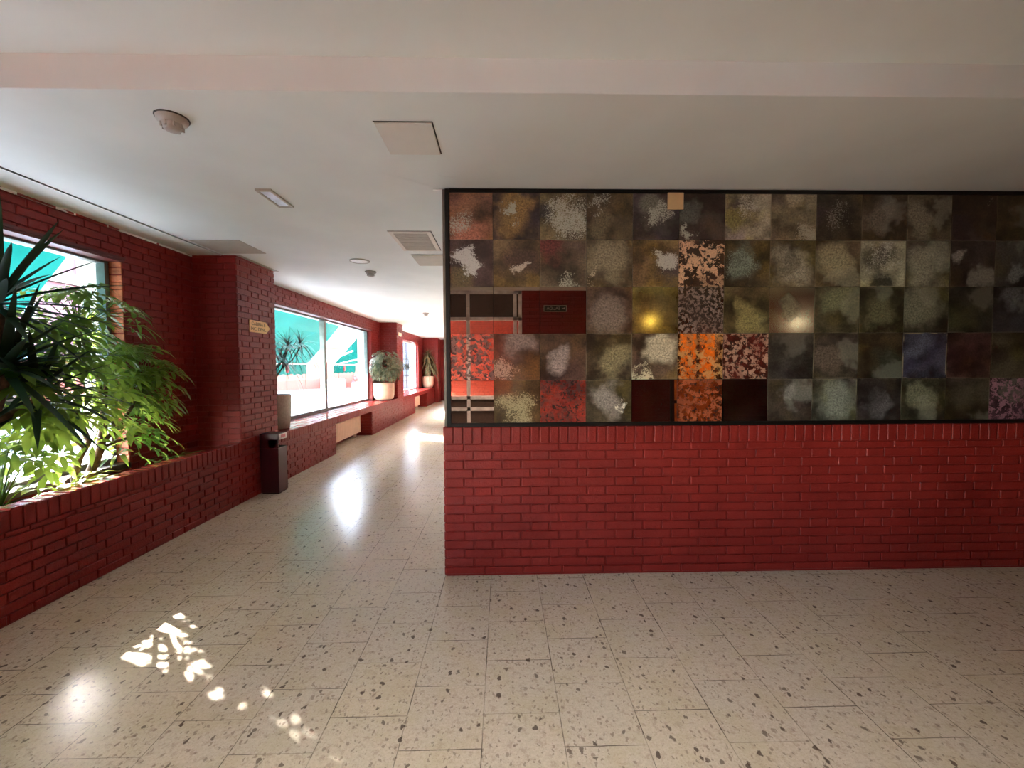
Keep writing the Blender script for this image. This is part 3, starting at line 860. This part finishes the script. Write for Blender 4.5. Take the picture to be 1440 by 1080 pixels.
def hatch(name, x0, x1, y0, y1, mat, label, cat, dark=('y0', 'x1')):
    t = thing(name, ((x0 + x1) / 2, (y0 + y1) / 2, HC), label, cat)
    q = MB(); q.box(x0, x1, y0, y1, HC - .007, HC - .001, bev=.0015); q.build('panel', mat, t)
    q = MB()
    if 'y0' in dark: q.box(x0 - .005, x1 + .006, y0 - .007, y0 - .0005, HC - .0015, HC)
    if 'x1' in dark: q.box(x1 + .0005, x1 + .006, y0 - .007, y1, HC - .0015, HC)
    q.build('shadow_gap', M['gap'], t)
    return t
hatch('access_hatch', -.205, .057, -.728, -.445, M['panel_white'], 'square white access hatch in the ceiling before the mirror wall', 'hatch')
t = hatch('ceiling_vent', -.565, -.213, .815, 1.383, M['panel_white'], 'larger white framed ceiling vent left of the mirror edge', 'vent')
q = MB()
for k in range(14):
    y = .86 + k * .036
    q.box(-.53, -.25, y, y + .022, HC - .0105, HC - .007)
q.build('louvre', M['panel_grey'], t)
hatch('access_hatch', -.53, -.18, 1.53, 1.97, M['panel_grey'], 'flat grey access hatch just beyond the framed ceiling vent', 'hatch', dark=())
hatch('ceiling_panel', -2.36, -1.93, 1.06, 1.49, M['panel_grey'], 'flat grey ceiling panel touching the first brick pillar', 'ceiling panel', dark=())

t = thing('recessed_light', (-1.12, .143, HC), 'small rectangular recessed light in the corridor ceiling', 'ceiling light')
q = MB()
for a in ((-1.17, -1.155, 0, .288), (-1.085, -1.07, 0, .288), (-1.155, -1.085, 0, .02), (-1.155, -1.085, .268, .288)):
    q.box(a[0], a[1], a[2], a[3], HC - .012, HC)
q.build('frame', M['panel_grey'], t)
q = MB(); q.box(-1.155, -1.085, .02, .268, HC - .008, HC - .001); q.build('diffuser', M['cool'], t)
t = thing('downlight', (-1.125, 1.79, HC), 'round white downlight in the corridor ceiling', 'ceiling light')
q = MB(); q.lathe([(.105, 0), (.103, -.006), (.088, -.009), (.085, -.004)], (-1.125, 1.79, HC), 40); q.build('trim_ring', M['panel_grey'], t)
q = MB(); q.lathe([(.085, -.004), (.05, -.010), (.0005, -.012)], (-1.125, 1.79, HC), 40); q.build('diffuser', M['white_frame'], t)

# flaking plaster over the corner of the mirror wall
t = thing('peeling_plaster', (-.19, -.13, HC), 'curled strip of peeling ceiling paint near the mirror wall corner', 'peeling paint')
def flake(pts, w, name):
    q = MB(); r1, r2, r3 = [], [], []
    for k, (x, y) in enumerate(pts):
        h = RND.uniform(.001, .004) * (0.2 if k in (0, len(pts) - 1) else 1)
        r1.append((x, y, HC - .0003)); r2.append((x + .3 * w, y - .5 * w, HC - h)); r3.append((x + .6 * w, y - 1.2 * w, HC - .0005))
    q.grid([r1, r2, r3]); return q.build(name, M['ceiling'], t)
flake([(-.346, -.236), (-.30, -.19), (-.265, -.172), (-.245, -.168), (-.20, -.135), (-.155, -.11), (-.125, -.075), (-.09, -.055), (-.045, -.004)], .02, 'paint_flake')
flake([(.0, -.19), (.03, -.175), (.07, -.17), (.10, -.165)], .016, 'paint_flake')

# ------------------------------------------------------------------ signs on the pillars
XP = XF + .0115
t = thing('arrow_sign', (XP, 1.93, 1.75), 'yellow arrow-shaped sign with two lines of lettering on the first pillar', 'sign')
q = MB()
pts = [(1.738, 1.748), (2.035, 1.748), (2.115, 1.811), (2.035, 1.874), (1.738, 1.874)]
q.grid([[(XP, y, z) for y, z in pts], [(XP + .008, y, z) for y, z in pts]], 0, False, True)
q.face([(XP + .008, y, z) for y, z in pts])
q.build('sign_board', M['sign'], t)
for txt, z in (('CABINA E', 1.838), ('INC. DENL.', 1.785)):
    mt = Matrix(((0, 0, 1, XP + .0086), (1, 0, 0, 1.895), (0, 1, 0, z), (0, 0, 0, 1)))
    text_mesh(txt, .05, M['sign_text'], 'lettering', mt, t, sx=1.15)
q = MB(); q.box(XP, XP + .025, 7.95, 8.24, 2.165, 2.255, bev=.004)
tag(q.build('emergency_light', M['cream'], origin=(XP, 8.09, 2.165)), 'small cream emergency light high on the second pillar', 'emergency light')

# ------------------------------------------------------------------ bin
t = thing('waste_bin', (-2.155, 1.93, 0), 'tall dark maroon metal waste bin against the first pillar', 'bin')
bx0, bx1, by0, by1, bz = -2.252, -2.055, 1.845, 2.03, .655
q = MB()
q.box(bx0, bx1, by0, by1, .012, .50, bev=.004)
q.box(bx0, bx0 + .09, by0, by1, .50, bz - .02, bev=.003)
q.box(bx0 + .085, bx1, by0, by0 + .006, .50, .60); 
q.face([(bx0 + .09, by0, .50), (bx1 - .045, by0, .50), (bx1, by0, .585), (bx0 + .09, by0, .6)])
q.build('body', M['bin'], t)
q = MB(); q.box(bx0 - .003, bx1 + .003, by0 - .003, by1 + .003, .59, bz, bev=.005); q.build('lid', M['bin'], t)
q = MB(); q.box(bx0 + .088, bx0 + .094, by0 + .007, by1 - .007, .495, .59); q.box(bx0 + .09, bx1 - .003, by0 + .007, by1 - .003, .5005, .503); q.build('opening', M['bin_dark'], t)
q = MB(); q.box(bx0 + .01, bx1 - .01, by0 + .01, by1 - .01, 0, .013); q.build('foot', M['bin_dark'], t)
q = MB(); q.box(bx1 + .003, bx1 + .0045, by0 + .012, by1 - .006, .588, bz - .006, mi=0); q.box(bx1 + .0045, bx1 + .0055, by0 + .05, by1 - .04, .606, bz - .016, mi=1)
q.build('sticker', [M['bin_white'], M['bin_red']], t)

# ------------------------------------------------------------------ radiators
def radiator(y0, y1, label):
    t = thing('radiator', (-2.52, (y0 + y1) / 2, 0), label, 'radiator', 'cream radiators in the bench recesses')
    q = MB(); n = int((y1 - y0) / .045); w = (y1 - y0) / n
    row0, row1 = [], []
    prof = [(0, -2.505), (.25, -2.490), (.6, -2.490), (.85, -2.505)]
    for k in range(n):
        for f, x in prof: row0.append((x, y0 + (k + f) * w, .085)); row1.append((x, y0 + (k + f) * w, .395))
    q.grid([row0, row1], 0, False)
    q.box(-2.575, -2.506, y0, y1, .085, .395)
    q.box(-2.575, -2.488, y0, y1, .388, .402, bev=.003); q.box(-2.575, -2.488, y0, y1, .078, .090, bev=.003)
    q.build('fluted_panel', M['cream'], t)
    for y in (y0 + .2, y1 - .2):
        q = MB(); q.box(-2.56, -2.52, y - .02, y + .02, 0, .08); q.build('foot', M['cream'], t)
    return t
radiator(R1[0] + .02, R1[1] - .02, 'cream fluted radiator in the nearer bench recess')
radiator(R2[0] + .02, R2[1] - .15, 'cream fluted radiator in the farther bench recess')

# ------------------------------------------------------------------ plants
def rnd_dir(zmin=-1, zmax=1):
    z = RND.uniform(zmin, zmax); a = RND.uniform(0, 2 * PI); r = math.sqrt(1 - z * z)
    return V((r * math.cos(a), r * math.sin(a), z))
obov = lambda t: (math.sin(PI * t ** 1.25) if t < 1 else 0) * .98 + .02
def palmate(q, p, axis, n, L, w, mi=0, xlim=None):
    axis = axis.normalized(); ref = V((.2, .5, .84)) if abs(axis.z) < .9 else V((1, 0, 0))
    a = axis.cross(ref).normalized(); b = axis.cross(a).normalized(); ph = RND.uniform(0, 6)
    for k in range(n):
        t = ph + 2 * PI * k / n
        d = (math.cos(t) * a + math.sin(t) * b) * .85 + axis * .42
        l = L * RND.uniform(.75, 1.1)
        q.leaf(p + d * (.16 * l), d, axis, l, w * RND.uniform(.85, 1.1) * l / L, RND.uniform(.35, 1.0), 4, .18, mi, prof=obov)

# umbrella tree in the planter
t = thing('umbrella_tree', (-2.53, .25, .53), 'bushy green umbrella tree with brown branching trunk in the brick planter', 'plant')
tr = MB()
tr.tube([(-2.53, .25, .51), (-2.52, .28, .66), (-2.50, .33, .80), (-2.50, .36, .95), (-2.51, .38, 1.12), (-2.52, .42, 1.3)], [.030, .028, .026, .023, .018, .012])
tr.tube([(-2.55, .20, .51), (-2.55, .19, .64), (-2.53, .21, .76), (-2.52, .27, .86), (-2.53, .22, 1.02), (-2.55, .12, 1.2), (-2.55, .08, 1.45)], [.022, .021, .02, .018, .016, .013, .009])
tr.tube([(-2.50, .34, .84), (-2.47, .44, .93), (-2.45, .54, 1.08), (-2.45, .62, 1.25)], [.017, .015, .012, .008])
tr.tube([(-2.52, .24, .82), (-2.50, .10, .96), (-2.48, -.02, 1.08), (-2.48, -.1, 1.2)], [.016, .014, .011, .008])
tr.tube([(-2.51, .38, 1.12), (-2.52, .34, 1.35), (-2.54, .27, 1.6), (-2.54, .22, 1.78)], [.014, .012, .009, .006])
tr.tube([(-2.50, .33, .80), (-2.44, .40, .84), (-2.40, .52, .86)], [.012, .010, .007])
tr.build('trunk', M['bark'], t)
lf = MB(); stems = MB()
nodes = [V((-2.50, .36, .95)), V((-2.52, .42, 1.3)), V((-2.53, .22, 1.02)), V((-2.55, .08, 1.45)), V((-2.45, .54, 1.08)), V((-2.45, .62, 1.22)),
         V((-2.48, -.02, 1.08)), V((-2.54, .25, 1.65)), V((-2.52, .34, 1.35)), V((-2.42, .48, .88)), V((-2.5, -.1, 1.2))]
cnt = 0
while cnt < 315:
    y = RND.uniform(-.28, .86); z = RND.uniform(.66, 1.92); x = RND.uniform(-2.70, -2.28)
    if cnt > 280: y = RND.uniform(-.3, .35); z = RND.uniform(.8, 1.4)
    elif cnt > 210: y = RND.uniform(.4, .84); z = RND.uniform(1.0, 1.62); x = RND.uniform(-2.70, -2.4)
    e = ((y - .28) / .6) ** 2 + ((z - 1.25) / .68) ** 2
    if e > 1 or (e < .12 and RND.random() < .4): continue
    if z > 1.55 and y > .50: continue
    if y > .6 and z > 1.62: continue
    if z < .98 and .0 < y < .58 and RND.random() < .8: continue
    p = V((x, y, z)); nd = min(nodes, key=lambda n: (n - p).length)
    mid = (nd + p) / 2 + V((0, 0, .04))
    stems.tube([nd, mid, p], [.004, .003, .002], 4, cap=False)
    ax = (p - nd).normalized() * .5 + V((.15, 0, .75))
    palmate(lf, p, ax, RND.choice((6, 7, 7, 8)), RND.uniform(.085, .135), RND.uniform(.018, .025))
    cnt += 1
def keep_in_planter(q):
    for v in range(len(q.v)):
        x, y, z = q.v[v]
        x = max(x, -2.78 if (W1[0] < y < W1[1] - .01 and .62 < z < 2.2) else -2.685)
        if x > -2.40: z = max(z, .63)
        q.v[v] = (x, min(y, 1.54), z)
keep_in_planter(lf); keep_in_planter(stems)
stems.build('leaf_stalk', M['umbrella_leaf'], t); lf.build('foliage', M['umbrella_leaf'], t)

# yucca, dark sword leaves at the left edge
t = thing('yucca', (-2.47, -.38, .53), 'tall dark yucca with long sword leaves at the left edge of the planter', 'plant')
tr = MB()
tr.tube([(-2.50, -.42, .5), (-2.47, -.40, .9), (-2.44, -.37, 1.3), (-2.42, -.30, 1.70)], [.045, .04, .036, .03], 10)
tr.tube([(-2.46, -.39, .95), (-2.40, -.36, 1.15), (-2.40, -.30, 1.34)], [.03, .028, .024], 10)
tr.tube([(-2.44, -.38, 1.05), (-2.42, -.24, 1.12), (-2.42, -.14, 1.18)], [.028, .025, .022], 10)
tr.build('stem', M['bark'], t)
sword = lambda u: (1 - u) ** .55 * (.55 + .45 * min(1, u * 5))
def head(q, c, n, L, w, mi=0, zmin=-.55, dr=.18, axis=None):
    for k in range(n):
        z = zmin + (1 - zmin) * ((k + .5) / n) ** .9
        a = k * 2.399963 + RND.uniform(-.2, .2); r = math.sqrt(max(0, 1 - z * z))
        d = V((r * math.cos(a), r * math.sin(a), z * .95))
        q.leaf(V(c) + d * .02 + V((0, 0, .05 * z)), d, V((0, 0, 1)) if abs(z) < .9 else V((1, 0, 0)), L * RND.uniform(.75, 1.1), w, dr * (1 - z * .7) * RND.uniform(.5, 1.4), 6, .35, mi, prof=sword)
lf = MB(); head(lf, (-2.42, -.30, 1.72), 40, .58, .026); keep_in_planter(lf); lf.build('leaf_crown', M['yucca_leaf'], t)
lf = MB(); head(lf, (-2.40, -.30, 1.36), 44, .52, .027); keep_in_planter(lf); lf.build('leaf_crown', M['yucca_leaf'], t)
lf = MB(); head(lf, (-2.42, -.14, 1.19), 44, .46, .027, dr=.25)
for (d, L) in (((.06, .9, .38), .62), ((.1, .95, .12), .55), ((.02, .98, -.02), .6), ((.15, .9, -.18), .5), ((.0, .9, .2), .56)):
    lf.leaf((-2.40, -.30, 1.40), d, (0, 0, 1), L, .036, .12, 7, .3, prof=sword)
keep_in_planter(lf); lf.build('leaf_crown', M['yucca_leaf'], t)

# low plants in the planter
def low_plant(name, loc, n, L, w, mat, label, spread=.16, h=.14):
    t = thing(name, loc, label, 'plant')
    st = MB(); lf = MB()
    for k in range(n):
        a = RND.uniform(0, 2 * PI); r = RND.uniform(.2, 1) * spread
        p = V(loc) + V((r * .45 * math.cos(a), r * math.sin(a), RND.uniform(.25, 1) * h))
        st.tube([loc, (V(loc) + p) / 2 + V((0, 0, .03)), p], [.004, .003, .002], 4, cap=False)
        d = V((math.cos(a) * .6 + .2, math.sin(a), RND.uniform(-.1, .5)))
        lf.leaf(p, d, (0, 0, 1), L * RND.uniform(.7, 1.15), w, .35, 5, .15, prof=lambda u: math.sin(PI * u ** .7))
    keep_in_planter(lf); keep_in_planter(st)
    st.build('stem', mat, t); lf.build('foliage', mat, t)
low_plant('creeping_plant', (-2.46, .06, .53), 34, .09, .028, M['pothos'], 'low yellow-green creeping plant at the foot of the umbrella tree', .22, .13)
low_plant('creeping_plant', (-2.42, .86, .53), 26, .08, .014, M['umbrella_leaf'], 'low green sprig in the planter close to the first pillar', .26, .11)
low_plant('leafy_shrub', (-2.58, -.22, .53), 46, .13, .032, M['umbrella_leaf'], 'leafy green shrub low against the window beneath the yucca', .26, .42)

# potted plants on the bench
def pot(prof, c, n=40):
    q = MB(); q.lathe(prof, c, n); return q
cx, cy = -2.50, 2.69
t = thing('potted_dracaena', (cx, cy, BT), 'thin-leaved dracaena in a tall beige pot beside the first pillar', 'potted plant')
pot([(.001, .004), (.125, .004), (.135, .012), (.152, .2), (.158, .43), (.150, .436), (.142, .43), (.138, .40)], (cx, cy, BT)).build('pot', M['pot_beige'], t)
q = MB(); q.lathe([(.139, .405), (.07, .412), (.001, .41)], (cx, cy, BT), 24); q.build('soil', M['soil'], t)
heads = [((-2.50, 2.98, 1.62), 38), ((-2.52, 2.63, 1.50), 34), ((-2.50, 2.80, 1.44), 32), ((-2.45, 3.22, 1.66), 34), ((-2.52, 2.56, 1.68), 30)]
st = MB(); lf = MB()
st.tube([(cx, cy - .02, BT + .4), (-2.5, 2.67, 1.25), (-2.5, 2.66, 1.42), heads[1][0]], [.014, .013, .012, .01], 6)
st.tube([(-2.5, 2.67, 1.25), (-2.49, 2.80, 1.36), (-2.5, 2.9, 1.5), heads[0][0]], [.011, .01, .009, .008], 6)
st.tube([(-2.49, 2.80, 1.36), (-2.46, 3.02, 1.48), heads[3][0]], [.009, .008, .007], 6)
st.tube([(-2.5, 2.66, 1.36), (-2.5, 2.76, 1.40), heads[2][0]], [.009, .008, .007], 6)
st.tube([(-2.5, 2.66, 1.42), (-2.52, 2.58, 1.55), heads[4][0]], [.009, .008, .007], 6)
st.build('stem', M['bark'], t)
for c, n in heads: head(lf, c, n + 8, .31, .0095, zmin=-.1, dr=1.15)
for v in range(len(lf.v)):
    x, y, z = lf.v[v]
    x = max(x, -2.682 if y < 2.83 else -2.785)
    if x < -2.25: y = max(y, 2.262)
    lf.v[v] = (x, y, z)
lf.build('foliage', M['drac'], t)

cx, cy = -2.452, 7.30
t = thing('potted_bush', (cx, cy, BT), 'round bushy green plant in a cream pot before the second pillar', 'potted plant')
pot([(.001, .02), (.18, .02), (.215, .05), (.236, .13), (.242, .40), (.237, .415), (.225, .41), (.22, .37)], (cx, cy, BT)).build('pot', M['pot_white'], t)
q = MB(); q.lathe([(.15, 0), (.15, .02)], (cx, cy, BT), 30); q.lathe([(.001, .02), (.15, .02)], (cx, cy, BT), 30); q.build('pot_foot', M['gap'], t)
q = MB(); q.lathe([(.221, .375), (.09, .385), (.001, .38)], (cx, cy, BT), 24); q.build('soil', M['soil'], t)
st = MB(); lf = MB()
for k in range(460):
    d = rnd_dir(-.8, 1)
    r = RND.uniform(.55, 1)
    p = V((cx + .06, cy - .06, 1.38)) + V((d.x * .40, d.y * .46, d.z * .40)) * r
    if p.x < -2.66: p.x = -2.66 + RND.uniform(0, .1)
    if p.y > 7.80 and p.x < -2.24: p.y = 7.80 - RND.uniform(0, .15)
    if k % 4 == 0: st.tube([(cx, cy, BT + .38), (cx + .02, cy, 1.1), p], [.009, .006, .003], 4, cap=False)
    palmate(lf, p, d + V((.1, -.2, .4)), 6, .062, .013)
for k in range(26):
    u = RND.random()
    p = V((-2.22 + .22 * u, 7.6 + .65 * u, 1.44 + RND.uniform(-.12, .12)))
    palmate(lf, p, V((.4, -.2, .5)), 5, .075, .016)
st.tube([(cx + .02, cy, 1.15), (-2.3, 7.6, 1.35), (-2.15, 7.95, 1.46), (-2.03, 8.25, 1.44)], [.008, .006, .005, .003], 5)
for v in range(len(lf.v)):
    x, y, z = lf.v[v]
    x = max(x, -2.685)
    if x < -2.25: y = min(y, 7.84)
    lf.v[v] = (x, y, z)
st.build('stem', M['bark'], t); lf.build('foliage', M['bush_leaf'], t)

cx, cy = -2.48, 13.28
t = thing('potted_palm', (cx, cy, BT), 'palm-like dracaena in a pale pot at the far end of the bench', 'potted plant')
pot([(.001, .0), (.13, .0), (.185, .04), (.215, .13), (.22, .42), (.215, .43), (.20, .425), (.195, .39)], (cx, cy, BT)).build('pot', M['pot_white'], t)
q = MB(); q.lathe([(.196, .395), (.09, .40), (.001, .40)], (cx, cy, BT), 24); q.build('soil', M['soil'], t)
st = MB(); lf = MB()
for (px, py, pz, n) in ((-2.46, 13.22, 1.78, 40), (-2.38, 13.3, 1.45, 34), (-2.52, 13.26, 1.60, 34), (-2.34, 13.2, 1.25, 24)):
    st.tube([(cx + (px - cx) * .3, cy, BT + .38), (px, py, pz)], [.028, .02], 6)
    head(lf, (px, py, pz), n + 20, .40, .02, zmin=-.3, dr=1.1)
for v in range(len(lf.v)):
    x, y, z = lf.v[v]; lf.v[v] = (max(x, -2.67), min(y, 13.53), z)
st.build('stem', M['bark_light'], t); lf.build('foliage', M['palm_leaf'], t)

# ------------------------------------------------------------------ outside
mb = MB(); mb.face([(-60, -40, -.02), (-3.0, -40, -.02), (-3.0, 60, -.02), (-60, 60, -.02)])
o = mb.build('terrace', M['terrace']); struct(o)
# salmon garden wall
mb = MB()
A, B = V((-19.0, 8.5, 0)), V((-7.2, 31.5, 0)); dr = (B - A).normalized(); nr = V((dr.y, -dr.x, 0))
def obox(q, a, b, nrm, th, z0, z1, mi=0):
    pts = [a, b, b + nrm * th, a + nrm * th]
    lo = [(p.x, p.y, z0) for p in pts]; hi = [(p.x, p.y, z1) for p in pts]
    q.grid([lo, hi], mi, False, True); q.face(hi, mi); q.face(lo, mi)
obox(mb, A, B, -nr, .25, -.02, 1.72)
for k in range(1, 20):
    p = A + dr * (k * 1.25); obox(mb, p - dr * .02, p + dr * .02, nr, .02, 0, 1.72)
struct(mb.build('garden_wall', M['salmon']))
mb = MB()
obox(mb, A + nr * .02, B + nr * .02, nr, .12, -.02, .06)
struct(mb.build('wall_kerb', M['facade_cream']))

AX0, AZ0, AX1, AZ1 = -2.99, 2.79, -4.12, 1.46
def awning(y0, y1, label, dots):
    t = thing('awning', (AX0, (y0 + y1) / 2, AZ0), label, 'awning', 'turquoise awnings outside the windows')
    q = MB(); n = 8
    top = [(AX0 + (AX1 - AX0) * k / n, AZ0 + (AZ1 - AZ0) * k / n - .05 * math.sin(PI * k / n)) for k in range(n + 1)]
    q.grid([[(x, y0, z) for x, z in top], [(x, y1, z) for x, z in top]])
    q.build('canopy', M['awning'], t)
    q = MB(); m = int((y1 - y0) / .06); r0, r1 = [], []
    for k in range(m + 1):
        y = y0 + (y1 - y0) * k / m
        r0.append((AX1, y, AZ1)); r1.append((AX1 - .01, y, AZ1 - .22 - .03 * abs(math.sin(y * PI / .3))))
    q.grid([r0, r1]); q.build('valance', M['awning'], t)
    q = MB(); q.tube([(AX1, y0, AZ1), (AX1, y1, AZ1)], .02, 8); q.build('front_bar', M['awning_white'], t)
    for y in (y0 + .15, y1 - .15):
        q = MB(); q.tube([(-3.0, y, 1.75), (-3.3, y, 1.62), (-3.75, y, 1.55), (AX1, y, AZ1)], .016, 6); q.build('support_arm', M['awning_white'], t)
    for y in dots:
        for s in (1, -1):
            q = MB(); q.lathe([(.001, .006 * s), (.085, .006 * s), (.085, .0)], (AX1 - .006, y, AZ1 - .115), 24, axis='x'); q.build('emblem', M['awning_red'], t)
    return t
awning(-4.2, 1.0, 'turquoise awning outside the nearest window', [-1.5])
awning(2.4, 7.0, 'turquoise awning with red emblem outside the second window', [6.15])
awning(8.55, 10.2, 'turquoise awning beyond the second window opening', [9.3])

# pink apartment building across the terrace
bx = -24.0
t = thing('apartment_building', (bx, 12, 0), 'pink brick apartment building with cream bands across the terrace', 'building')
q = MB(); q.box(bx - 8, bx, 2, 46, 0, 12.5); q.build('facade', M['facade_pink'], t)
for z in (3.0, 6.1, 9.2, 12.2):
    q = MB(); q.box(bx, bx + .25, 2, 46, z, z + .55); q.build('band', M['facade_cream'], t)
for y in (2.2, 9.0, 15.5, 22, 29, 36, 43):
    q = MB(); q.box(bx, bx + .2, y, y + .8, 0, 12.5); q.build('pier', M['facade_cream'], t)
for y in (4.5, 11.5, 18, 25, 32, 39):
    for z in (.9, 4.0, 7.1, 10.1):
        q = MB(); q.box(bx, bx + .06, y, y + 1.8, z, z + 1.5); w_ = q.build('window', M['facade_cream'], t)
        q = MB(); q.box(bx + .06, bx + .08, y + .12, y + 1.68, z + .12, z + 1.38); q.build('pane', M['facade_glass'], w_)
t = thing('apartment_building', (-11, 42, 0), 'pale cream building closing the far end of the terrace', 'building')
q = MB(); q.box(-23, 3, 42, 50, 0, 15); q.build('facade', M['facade_pale'], t)
for z in (3.4, 6.8, 10.2, 13.6):
    q = MB(); q.box(-23, 3, 41.4, 42, z, z + .35); q.build('balcony_slab', M['facade_cream'], t)
for x in (-20, -15.5, -11, -6.5, -2):
    for z in (1.0, 4.4, 7.8, 11.2):
        q = MB(); q.box(x, x + 1.6, 41.94, 42, z, z + 1.7); w_ = q.build('window', M['facade_cream'], t)
        q = MB(); q.box(x + .12, x + 1.48, 41.92, 41.94, z + .12, z + 1.58); q.build('pane', M['facade_glass'], w_)
# flower box and white crate by the salmon wall
fb = V((-9.75, 25.4, 0))
t = thing('flower_box', tuple(fb), 'pink flowers in a pale trough along the salmon garden wall', 'planter')
q = MB(); obox(q, fb, fb + dr * 3.2, nr, .45, 0, .42); q.build('trough', M['facade_cream'], t)
q = MB()
for k in range(150):
    p = fb + dr * RND.uniform(.05, 3.1) + nr * RND.uniform(.05, .4) + V((0, 0, RND.uniform(.4, .85)))
    q.leaf(p, rnd_dir(-.2, 1), (0, 0, 1), .22, .07, .3, 3, .2)
q.build('flowers', M['shrub_red'], t)
q = MB(); cb = V((-10.7, 23.7, 0)); obox(q, cb, cb + dr * .9, nr, .7, 0, .6)
obox(q, cb + dr * .05 + nr * .05, cb + dr * .85 + nr * .05, nr, .6, .6, .64)
tag(q.build('white_box', M['awning_white'], origin=tuple(cb)), 'white storage box at the foot of the salmon garden wall', 'box')
# white steel gate outside the third window
t = thing('steel_gate', (-3.9, 14.5, 0), 'pale steel gate with grid bars outside the third window', 'gate')
q = MB()
for k in range(9): q.box(-4.9 + k * .2, -4.88 + k * .2, 15.0, 15.02, 0, 2.4)
for z in (.05, .8, 1.0, 1.7, 2.38): q.box(-4.92, -3.26, 14.995, 15.025, z, z + .03)
q.build('bars', M['black'], t)
q = MB(); q.box(-4.9, -3.28, 15.03, 15.05, .08, 2.38); q.build('backing_sheet', M['sheet_grey'], t)

# --------------------------------------------------------------------------
# light
# --------------------------------------------------------------------------
sd = bpy.data.lights.new('sun', 'SUN'); sd.energy = 9.0; sd.angle = .0095; sd.color = (1, .985, .97)
so = bpy.data.objects.new('sun', sd); C.objects.link(so)
E = math.radians(31)
so.rotation_euler = V((.81 * math.cos(E), -.585 * math.cos(E), -math.sin(E))).to_track_quat('-Z', 'Y').to_euler()
so.location = (-12, 10, 9)

wd = bpy.data.worlds.new('sky'); bpy.context.scene.world = wd; wd.use_nodes = True
nt = wd.node_tree; nt.nodes.clear(); T = NT(nt)
sky = T.n('ShaderNodeTexSky'); sky.sky_type = 'NISHITA'; sky.sun_disc = False
sky.sun_elevation = E; sky.sun_rotation = math.radians(-54); sky.dust_density = .8; sky.air_density = 1.0
gsky = T.n('ShaderNodeRGBToBW', {0: sky.outputs[0]}).outputs[0]
bg = T.n('ShaderNodeBackground', {0: T.mix(.25, sky.outputs[0], T.n('ShaderNodeCombineColor', {0: gsky, 1: gsky, 2: T.m('MULTIPLY', gsky, .94)}).outputs[0]), 1: 1.9})
ow = T.n('ShaderNodeOutputWorld', {0: bg.outputs[0]})

def portal(w):
    l = bpy.data.lights.new('sky_portal', 'AREA'); l.shape = 'RECTANGLE'
    l.size = w[1] - w[0]; l.size_y = w[3] - w[2]; l.cycles.is_portal = True
    o = bpy.data.objects.new('sky_portal', l); C.objects.link(o)
    o.location = (-2.95, (w[0] + w[1]) / 2, (w[2] + w[3]) / 2)
    o.rotation_euler = Matrix(((0, 0, -1), (1, 0, 0), (0, -1, 0))).to_euler()
for w in (W0, W1, W2, W3): portal(w)

rl = bpy.data.lights.new('rear_room_fill', 'POINT'); rl.energy = 2; rl.color = (1, .86, .7); rl.shadow_soft_size = .12  # unseen light added to brighten the rear room
ro = bpy.data.objects.new('rear_room_fill', rl); C.objects.link(ro); ro.location = (-2.3, -5.3, 2.4)
for k, x in enumerate((.0, 1.1)):  # added fill spots without fixtures, their floor bounce evens out the ceiling
    l = bpy.data.lights.new('fill_spot', 'SPOT'); l.energy = 24; l.color = (1, .97, .92); l.spot_size = math.radians(112); l.spot_blend = .9; l.shadow_soft_size = .06
    o = bpy.data.objects.new('fill_spot', l); C.objects.link(o); o.location = (x, -3.1, 2.61)
pl = bpy.data.lights.new('alcove_lamp', 'POINT'); pl.energy = 3.0; pl.color = (1, .72, .42); pl.shadow_soft_size = .1
po = bpy.data.objects.new('alcove_lamp', pl); C.objects.link(po); po.location = (3.5, -5.3, 2.1)

# --------------------------------------------------------------------------
# camera
# --------------------------------------------------------------------------
cd = bpy.data.cameras.new('camera'); co = bpy.data.objects.new('camera', cd); C.objects.link(co)
F_PX = 587.8116; yaw, pit, rol = (math.radians(a) for a in (1.2576, -2.3384, -.2447))
cd.sensor_fit = 'HORIZONTAL'; cd.sensor_width = 36; cd.lens = F_PX / 1440 * 36; cd.clip_start = .05; cd.clip_end = 300
F = V((math.sin(yaw) * math.cos(pit), math.cos(yaw) * math.cos(pit), math.sin(pit)))
Rt = V((math.cos(yaw), -math.sin(yaw), 0)); U = Rt.cross(F)
cr, sr = math.cos(rol), math.sin(rol)
R2_, U2_ = cr * Rt + sr * U, cr * U - sr * Rt
mw = Matrix(((R2_.x, U2_.x, -F.x, .3782), (R2_.y, U2_.y, -F.y, -2.7016), (R2_.z, U2_.z, -F.z, 1.369), (0, 0, 0, 1)))
co.matrix_world = mw
sc = bpy.context.scene
sc.camera = co
sc.view_settings.view_transform = 'Standard'; sc.view_settings.look = 'None'; sc.view_settings.gamma = 1.0
sc.view_settings.use_curve_mapping = False
sc.view_settings.exposure = 3.1
sc.cycles.max_bounces = 14; sc.cycles.diffuse_bounces = 8; sc.cycles.glossy_bounces = 6
sc.cycles.transparent_max_bounces = 16
for o in bpy.data.objects:
    if '_o' in o: del o['_o']
